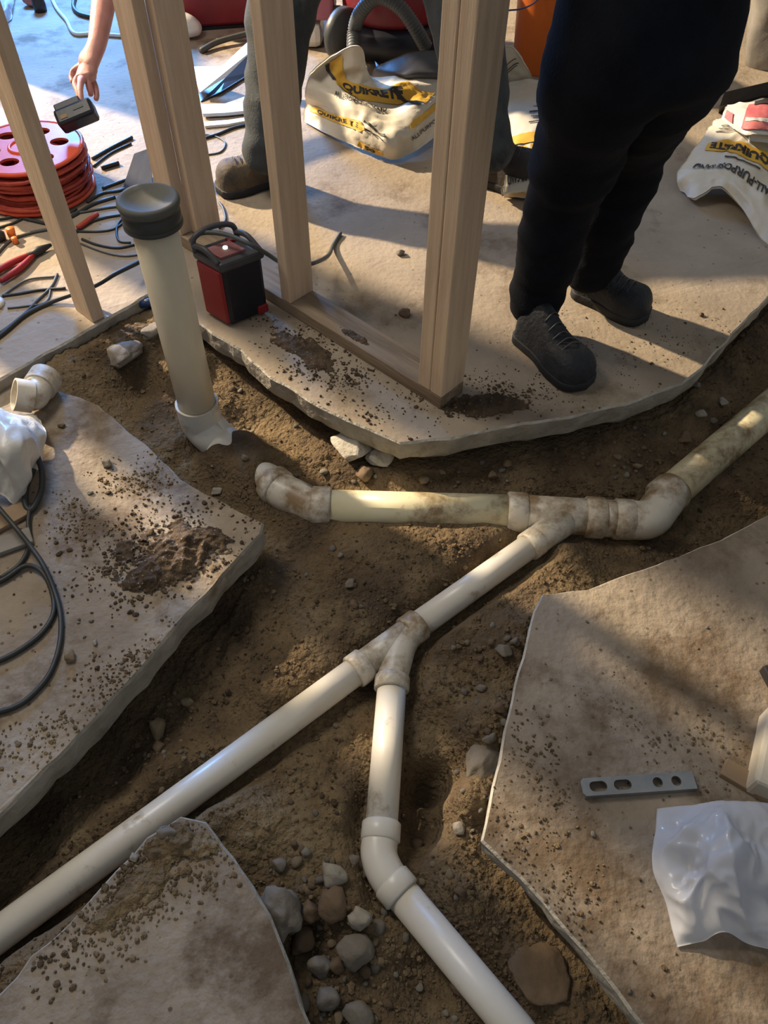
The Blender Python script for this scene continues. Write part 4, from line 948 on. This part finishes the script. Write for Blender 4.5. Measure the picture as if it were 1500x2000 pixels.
# red tool box upper left of centre
p = at(425, 62, 0); q = Vector((p.x, p.y+.16, 0))
TB = empty('tool_box', q, 'dark red tool box in the background between the corner post and the single stud', 'tool box')
mb = MB(); box(mb, q+Vector((0, 0, .10)), .42, .24, .18, .25); mb.build('box_body', M['dred'], TB, bevel=.012)
mb = MB(); box(mb, q+Vector((0, 0, .215)), .43, .25, .05, .25); mb.build('lid', mat('faded_red_lid', (.40, .10, .15), (.30, .06, .10), .5, bump=.05), TB, bevel=.015)
mb = MB(); box(mb, q+Vector((0, 0, .006)), .44, .26, .012, .25); mb.build('base', M['blackp'], TB)
p = at(382, 62, 0); mb = rock_mb((p.x-.02, p.y-.06, .045), .07, .65, 3, .15, 3); tag(mb.build('white_bundle', M['bagi']), 'pale rounded bundle in front of the dark red tool box', 'bundle')
cable([(392, 100, .01), (425, 82, .02), (490, 64, .03)], .012, 'gcord', 'grey metal tube lying in front of the dark red tool box', 'metal_tube', cat='tube')
# pale metal sheets
def flat(pts, th, m, label, name='metal_sheet', cat='metal sheet'):
    P = [at(*p) for p in pts]; n = len(P); mb = MB(); nrm = (P[1]-P[0]).cross(P[2]-P[0]).normalized()
    if nrm.z > 0: nrm = -nrm
    mb.add(P+[p+nrm*th for p in P], [list(range(n)), [n+i for i in range(n)][::-1]]+[[i, (i+1) % n, n+(i+1) % n, n+i] for i in range(n)], 0, False)
    return tag(mb.build(name, M[m]), label, cat)
flat([(370, 130, .05), (432, 130, .09), (486, 80, .17), (490, 100, .16), (440, 150, .08), (391, 180, .03)], .003, 'sheet', 'bent pale metal sheet propped up behind the corner post')
flat([(388, 182, .004), (440, 152, .02), (486, 105, .03), (495, 140, .01), (430, 180, .01), (392, 198, .004)], .003, 'blackp', 'black sheet lying below the bent pale metal sheet', 'rubber_sheet', 'sheet')
flat([(392, 204, .02), (440, 202, .025), (490, 184, .03), (500, 214, .02), (440, 220, .02), (396, 222, .02)], .012, 'sheet', 'pale flat metal strip on the floor left of the single stud', 'metal_strip')
flat([(398, 238, .01), (445, 234, .012), (500, 226, .012), (500, 232, .01), (445, 242, .01), (400, 246, .01)], .008, 'bagi', 'thin white strip in front of the pale flat metal strip', 'metal_strip')
flat([(238, 372, .004), (262, 300, .06), (290, 290, .07), (300, 380, .004)], .01, 'blackp', 'dark folded panel behind the riser cap', 'folded_mat', 'mat')
# small things on the blue-lit floor
p = at(80, 22, 0); mb = MB(); lathe(mb, [(.0001, 0), (.028, 0), (.03, .03), (.026, .06), (.02, .065), (.0001, .065)], (p.x, p.y, 0), 24)
tag(mb.build('paint_can', M['darkm']), 'small dark can on the blue-lit floor near the pale hose', 'can')
p = at(62, 12, 0); tag(rock_mb((p.x, p.y, .02), .035, .5, 9, .3, 3).build('crumpled_wrapper', M['pink']), 'pinkish crumpled wrapper beside the small dark can', 'wrapper')
s9 = Surf(G([[(-10, 40, .005), (10, 44, .01), (22, 38, .005)], [(-10, 18, .03), (10, 15, .06), (24, 15, .02)], [(-10, -10, .01), (12, -12, .03), (30, -8, .01)]]), .008, 14, 4)
tag(sheet(s9, [M['milky']], n=20, thick=.002, name='plastic_bag'), 'clear crumpled plastic bag in the upper left corner', 'plastic bag')
p = at(1500, 172, 0); mb = MB()
for k in range(7):
    a = k*.9; tube(mb, [Vector((p.x, p.y, .10)), Vector((p.x+.035*math.cos(a), p.y+.03*math.sin(a), .12+.006*k))], [.006, .004], 8)
tag(mb.build('twist_anchors', mat('pale_green', (.5, .55, .42), None, .5)), 'small cluster of pale green plastic bits at the right edge above the sacks', 'plastic bits', kind='stuff')
flat([(1410, 205, .0), (1500, 185, .0), (1600, 175, 0), (1600, 150, .12), (1500, 160, .12), (1415, 180, .12)], .05, 'darkm', 'dark board lying in front of the large grey sack', 'dark_board', 'board')
p = at(285, 600, -.03); mb = MB(); tube(mb, [Vector((p.x-.015, p.y, -.02)), Vector((p.x+.03, p.y+.01, -.015))], .013, 14)
tag(mb.build('marker_cap', M['blueb']), 'small blue plastic piece on the soil directly left of the riser pipe', 'plastic piece')

# ------------------------------------------------------------------ people
def skin_mesh(joints, edges, root=0, levels=2):
    me = bpy.data.meshes.new('sk'); me.from_pydata([j[0] for j in joints], edges, [])
    o = bpy.data.objects.new('sk', me); COL.objects.link(o)
    md = o.modifiers.new('skin', 'SKIN'); md.use_smooth_shade = True; md.branch_smoothing = .3
    if not me.skin_vertices: me.attributes  # layer is made by the modifier when missing
    sv = me.skin_vertices[0].data if len(me.skin_vertices) else None
    if sv is None:
        bm = bmesh.new(); bm.from_mesh(me); bm.verts.layers.skin.verify(); bm.to_mesh(me); bm.free(); sv = me.skin_vertices[0].data
    for i, j in enumerate(joints):
        r = j[1] if isinstance(j[1], tuple) else (j[1], j[1]); sv[i].radius = r; sv[i].use_root = (i == root)
    s_ = o.modifiers.new('sub', 'SUBSURF'); s_.levels = levels; s_.render_levels = levels
    dg = bpy.context.evaluated_depsgraph_get(); m2_ = bpy.data.meshes.new_from_object(o.evaluated_get(dg))
    mb = MB(); mb.add([v.co.copy() for v in m2_.vertices], [list(p.vertices) for p in m2_.polygons], 0, True)
    bpy.data.objects.remove(o); bpy.data.meshes.remove(m2_); return mb
def wrinkle(mb, amp=.006, s=14, seed=0, stretch=.5):
    # folds mostly across the limb
    me = bpy.data.meshes.new('t'); me.from_pydata(mb.v, [], mb.f); me.update(); no = [v.normal.copy() for v in me.vertices]; bpy.data.meshes.remove(me)
    for i, v in enumerate(mb.v):
        q = Vector((v.x*s*stretch+seed, v.y*s*stretch, v.z*s)); k = (1-2.2*abs(noise.noise(q)))*.6+noise.noise(q*2.2)*.5
        mb.v[i] = v+no[i]*amp*k
    return mb
def shoe(par, heel, toe, wid, hgt, mu, ms, ank=.11, label=None, name='shoe', laces=True):
    heel = Vector(heel); toe = Vector(toe); L = (toe-heel).length; d = (toe-heel).normalized(); s = Vector((d.y, -d.x, 0)); zz = d.cross(s)
    if zz.z < 0: zz = -zz
    hw = lambda t: wid/2*(.72*min(1, (t/.10)**.5 if t < .10 else 1)*(1-smooth(.35, .7, t))+smooth(.35, .7, t)*1.0*(1 if t < .8 else max(0, 1-((t-.8)/.2)**2.4)**.5)) if t < 1 else 0
    N_ = 26; out = []
    for k in range(N_+1):
        t = k/N_; out.append((t, max(hw(t), .0008)))
    loop = [heel+d*L*t+s*w for t, w in out]+[heel+d*L*t-s*w for t, w in out[::-1]]
    mb = MB(); n = len(loop)
    c = sum(loop, Vector())/n
    r = [[p+zz*z+(p-c)*e for p in loop] for z, e in ((0, -.02), (.004, .03), (.022, .035), (.026, .01))]
    vs = [p for q in r for p in q]; fs = [[a*n+i, a*n+(i+1) % n, (a+1)*n+(i+1) % n, (a+1)*n+i] for a in range(3) for i in range(n)]
    fs += [list(range(n))[::-1], [3*n+i for i in range(n)]]
    mb.add(vs, fs, 0, True); mb.build('sole', ms, par)
    # upper
    mb = MB(); K = 14; vs = []
    for k in range(N_+1):
        t = k/N_; w_ = max(hw(t), .0008)
        h = .02+(ank*(1-smooth(.28, .62, t))+hgt*.62*smooth(.28, .62, t))*(1 if t < .8 else max(.02, 1-((t-.8)/.2)**2)**.5)*(min(1, (t/.05+.3)) if t < .05 else 1)
        for i in range(K+1):
            a = PI*i/K; x = math.cos(a); y = math.sin(a)
            nar = 1-.30*y*(1-smooth(.3, .6, t))
            vs.append(heel+d*L*t+s*w_*nar*(abs(x)**.75)*(1 if x > 0 else -1)+zz*(.018+(h-.018)*(y**.7)))
    fs = [[k*(K+1)+i, k*(K+1)+i+1, (k+1)*(K+1)+i+1, (k+1)*(K+1)+i] for k in range(N_) for i in range(K)]
    fs.append([i for i in range(K+1)][::-1]); fs.append([N_*(K+1)+i for i in range(K+1)])
    mb.add(vs, fs, 0, True)
    up = mb.build('upper', mu, par)
    if laces:
        for k in range(5):
            t = .40+.075*k; h = .026+(ank*(1-smooth(.28, .62, t))+hgt*.62*smooth(.28, .62, t)); w_ = hw(t)*.55
            tube(MB(), catmull([heel+d*L*t+s*w_+zz*(h*.86), heel+d*L*(t+.01)+zz*(h+.002), heel+d*L*t-s*w_+zz*(h*.86)], 5), .0022, 6).build('lace', M['greyp'], par)
# --- standing person in dark trousers
ha, ta = at(1012, 652, 0), at(1142, 762, 0); hb, tb_ = at(1118, 568, 0), at(1262, 628, 0)
ankA = at(1050, 590, .10); kneeA = at(1110, 350, .48); hipA = at(1208, 45, .88)
ankB = at(1152, 530, .10); kneeB = at(1232, 280, .49); hipB = at(1345, 20, .88)
pel = (hipA+hipB)/2+Vector((0, .02, .06))
PE = empty('person', ((ankA.x+ankB.x)/2, (ankA.y+ankB.y)/2, 0), 'person standing on the floor slab in dark navy trousers and black shoes', 'person')
side = (hipB-hipA); side.z = 0; side.normalize(); face = Vector((side.y, -side.x, 0))
chest = pel+Vector((0, 0, .42))+face*.05; neck = chest+Vector((0, 0, .15)); head = neck+Vector((0, 0, .14))+face*.03
j = [(pel, (.13, .10)), (pel+Vector((0, 0, .2)), (.13, .095)), (chest, (.15, .11)), (neck, .055), (head-Vector((0, 0, .03)), .078), (head+Vector((0, 0, .06)), .085),
     (chest+side*.19+Vector((0, 0, .06)), .055), (chest+side*.25+Vector((0, 0, -.22)), .042), (chest+side*.10+face*.22+Vector((0, 0, -.10)), .03), (chest+side*.03+face*.24+Vector((0, 0, -.06)), .032),
     (chest-side*.19+Vector((0, 0, .06)), .055), (chest-side*.25+Vector((0, 0, -.22)), .042), (chest-side*.10+face*.22+Vector((0, 0, -.06)), .03), (chest-side*.03+face*.24+Vector((0, 0, -.02)), .032),
     (hipA, .075), (kneeA, .05), (ankA, .035), (hipB, .075), (kneeB, .05), (ankB, .035)]
e = [(0, 1), (1, 2), (2, 3), (3, 4), (4, 5), (2, 6), (6, 7), (7, 8), (8, 9), (2, 10), (10, 11), (11, 12), (12, 13), (0, 14), (14, 15), (15, 16), (0, 17), (17, 18), (18, 19)]
for (hi, sg) in ((9, 1), (13, -1)):                     # fingers and thumb
    wv = (j[hi][0]-j[hi-1][0]).normalized(); base = j[hi][0]
    for f in range(5):
        off = face*(.024-.016*f) if f < 4 else face*.03
        dr = wv if f < 4 else (wv*.6+face*.8).normalized()
        p1 = base+off+wv*(.03 if f < 4 else -.005); n0 = len(j)
        j += [(p1, .0095), (p1+dr*.035, .0085), (p1+dr*.062-side*sg*.012, .0075)]; e += [(hi, n0), (n0, n0+1), (n0+1, n0+2)]
skin_mesh(j, e).build('body', M['skin'], PE)
tj = [(pel+Vector((0, 0, .02)), (.165, .13)), (pel+Vector((0, 0, .12)), (.155, .12)), (hipA-Vector((0, 0, .06)), .118), (hipA.lerp(kneeA, .55), .104), (kneeA, .088), (kneeA.lerp(ankA, .5), .080), (ankA+Vector((0, 0, .03)), .070), (ankA-Vector((0, 0, .055)), .066),
      (hipB-Vector((0, 0, .06)), .118), (hipB.lerp(kneeB, .55), .104), (kneeB, .096), (kneeB.lerp(ankB, .5), .085), (ankB+Vector((0, 0, .03)), .070), (ankB-Vector((0, 0, .055)), .066)]
wrinkle(wrinkle(skin_mesh(tj, [(0, 1), (0, 2), (2, 3), (3, 4), (4, 5), (5, 6), (6, 7), (0, 8), (8, 9), (9, 10), (10, 11), (11, 12), (12, 13)], levels=3), .016, 6, 3), .006, 15, 8).build('trousers', M['navy'], PE)
wrinkle(skin_mesh([(pel+Vector((0, 0, .08)), (.165, .125)), (pel+Vector((0, 0, .25)), (.155, .115)), (chest, (.175, .13)), (chest+Vector((0, 0, .1)), (.12, .09)), (chest+side*.20+Vector((0, 0, .05)), .075), (chest+side*.245+Vector((0, 0, -.13)), .065), (chest-side*.20+Vector((0, 0, .05)), .075), (chest-side*.245+Vector((0, 0, -.13)), .065)],
          [(0, 1), (1, 2), (2, 3), (2, 4), (4, 5), (2, 6), (6, 7)]), .006, 10, 5).build('shirt', M['shirt'], PE)
hm = rock_mb((0, 0, 0), 1, 1, 2, .05, 3)
for v in hm.v: v.x *= .088; v.y *= .098; v.z = max(v.z, -.35)*.095
hm.tf(Matrix.Translation(head+Vector((0, 0, .075))-face*.015)); hm.build('hair', M['hair'], PE)
for (hl, tt) in ((ha, ta), (hb, tb_)):
    sE = bpy.data.objects.new('shoe', None); COL.objects.link(sE); sE.parent = PE; sE['_w'] = tuple(PE.location)
    shoe(sE, hl+Vector((0, 0, .001)), tt+Vector((0, 0, .001)), .118, .115, M['shoe'], M['sole'], .13)
# --- crouching person behind the studs
bh, bt = at(545, 372, 0), at(428, 372, 0)
bt = at(425, 378, 0); bh = at(560, 352, 0)
ank1 = at(522, 310, .12); knee1 = at(548, 20, .50)
ank2 = at(948, 318, .14); knee2 = at(905, 20, .46)
hipc = Vector(((knee1.x+knee2.x)/2-.02, max(knee1.y, knee2.y)+.12, .80))
PC = empty('person', ((ank1.x+ank2.x)/2, (ank1.y+ank2.y)/2, 0), 'person bending behind the studs in grey work trousers and brown boots, holding a battery', 'person')
hand = dep(168, 140, 2.52); wr = dep(190, 85, 2.52); el = dep(214, -70, 2.62); sh = dep(330, -340, 2.75)
sh = hipc+Vector((-.40, -.22, .30)) if False else sh
chestc = Vector((sh.x+.22, sh.y+.12, sh.z-.02)); nk = chestc+Vector((-.06, -.12, .06)); hd = nk+Vector((-.06, -.12, .02))
j = [(hipc, (.13, .11)), (hipc.lerp(chestc, .5), (.13, .10)), (chestc, (.15, .11)), (nk, .055), (hd, .085), (hd+Vector((-.03, -.06, -.04)), .07),
     (sh, .058), (el, .043), (el.lerp(wr, .55), .040), (wr, .031), (dep(176, 122, 2.52), (.041, .028)), (dep(167, 148, 2.52), (.037, .024))]
e = [(0, 1), (1, 2), (2, 3), (3, 4), (4, 5), (2, 6), (6, 7), (7, 8), (8, 9), (9, 10), (10, 11)]
j += [(hipc+Vector((-.12, 0, -.05)), .08), (knee1, .055), (ank1, .04), (hipc+Vector((.12, 0, -.05)), .08), (knee2, .055), (ank2, .04)]
e += [(0, 12), (12, 13), (13, 14), (0, 15), (15, 16), (16, 17)]
s2h = chestc+Vector((.18, -.05, 0)); j += [(s2h, .058), (s2h+Vector((.10, -.12, -.2)), .043), (knee2+Vector((.02, -.03, .13)), .030)]; e += [(2, 18), (18, 19), (19, 20)]
fing = [  # five digits, from the knuckles down onto the battery
    [(150, 152, 2.50), (146, 165, 2.49), (152, 178, 2.48), (155, 196, 2.475)],
    [(158, 158, 2.49), (156, 175, 2.475), (158, 188, 2.47), (160, 203, 2.47)],
    [(172, 160, 2.51), (176, 178, 2.52), (178, 190, 2.53)],
    [(181, 156, 2.53), (187, 172, 2.54), (189, 186, 2.54), (187, 197, 2.54)],
    [(152, 132, 2.53), (142, 140, 2.54), (139, 152, 2.54), (143, 162, 2.53)]]
for f in fing:
    n0 = len(j)
    for i, q in enumerate(f): j.append((dep(*q), .0115-.001*i))
    e.append((11 if f is not fing[4] else 10, n0)); e += [(n0+i, n0+i+1) for i in range(len(f)-1)]
n0 = len(j); kh = knee2+Vector((.02, -.03, .13))
for f in range(5):
    off = Vector((.02*(f-2), -.03, 0)); j += [(kh+off, .009), (kh+off+Vector((0, -.03, -.02)), .008)]; e += [(20, n0+2*f), (n0+2*f, n0+2*f+1)]
skin_mesh(j, e, levels=3).build('body', M['skin'], PC)
tj = [(hipc, (.17, .15)), (hipc.lerp(chestc, .25), (.16, .14)), (hipc+Vector((-.13, -.02, -.06)), .12), (knee1+Vector((0, 0, .02)), .105), (knee1.lerp(ank1, .5), .088), (ank1+Vector((0, 0, .03)), .078), (ank1-Vector((0, 0, .04)), .072),
      (hipc+Vector((.13, -.02, -.06)), .12), (knee2+Vector((0, 0, .02)), .115), (knee2.lerp(ank2, .5), .110), (ank2+Vector((0, 0, .03)), .095), (ank2-Vector((0, 0, .03)), .080)]
wrinkle(skin_mesh(tj, [(0, 1), (0, 2), (2, 3), (3, 4), (4, 5), (5, 6), (0, 7), (7, 8), (8, 9), (9, 10), (10, 11)], levels=3), .012, 10, 9).build('trousers', M['jean'], PC)
wrinkle(skin_mesh([(hipc.lerp(chestc, .1), (.17, .13)), (hipc.lerp(chestc, .5), (.165, .13)), (chestc, (.18, .14)), (chestc.lerp(nk, .6), .085), (sh, .082), (sh.lerp(el, .45), .066), (s2h, .082), (s2h+Vector((.06, -.07, -.12)), .066)],
          [(0, 1), (1, 2), (2, 3), (2, 4), (4, 5), (2, 6), (6, 7)]), .006, 10, 5).build('shirt', M['shirt'], PC)
hm = rock_mb((0, 0, 0), 1, 1, 2, .05, 3)
for v in hm.v: v.x *= .10; v.y *= .10; v.z = max(v.z, -.3)*.10
hm.tf(Matrix.Translation(hd+Vector((.01, .0, .03)))); hm.build('hair', M['hair'], PC)
sE = bpy.data.objects.new('boot', None); COL.objects.link(sE); sE.parent = PC; sE['_w'] = tuple(PC.location)
shoe(sE, bh+Vector((0, 0, .002)), bt+Vector((0, 0, .002)), .12, .13, M['boot'], M['sole'], .17)
h2, t2 = at(925, 350, .02), at(1035, 355, .002)
sE = bpy.data.objects.new('boot', None); COL.objects.link(sE); sE.parent = PC; sE['_w'] = tuple(PC.location)
h2 = at(915, 345, .002); t2 = at(1046, 372, .002)
shoe(sE, h2, t2, .15, .17, M['bootd'], M['sole'], .22)
# battery in the hand
bc = dep(150, 226, 2.46); bt_ = empty('tool_battery', bc, 'black cordless tool battery held in the bare hand above the cord reel', 'battery')
ux = (dep(192, 205, 2.46)-dep(112, 238, 2.46)).normalized(); uz = (dep(150, 200, 2.46)-dep(168, 250, 2.46)); uz = (uz-ux*uz.dot(ux)).normalized(); uy = ux.cross(uz)
BX = Matrix((ux, uy, uz)).transposed()
mb = MB(); box(mb, bc, .125, .062, .055, mx=BX); mb.build('battery_case', M['blackp'], bt_, bevel=.010)
mb = MB(); box(mb, bc+uz*.035-ux*.012, .085, .045, .025, mx=BX); mb.build('rail', M['greyp'], bt_, bevel=.004)
vw = (CAM-bc).normalized(); sg = 1 if uy.dot(vw) > 0 else -1
mb = MB(); box(mb, bc+uy*sg*.0315-ux*.033-uz*.006, .022, .003, .012, mx=BX); mb.build('gauge_label', M['card'], bt_)['label'] = 'small yellowish label'
mb = MB(); box(mb, bc+uy*sg*.0315+ux*.018+uz*.004, .034, .003, .008, mx=BX); mb.build('emblem', M['greyp'], bt_)
for o in COL.objects:
    if '_w' in o: del o['_w']
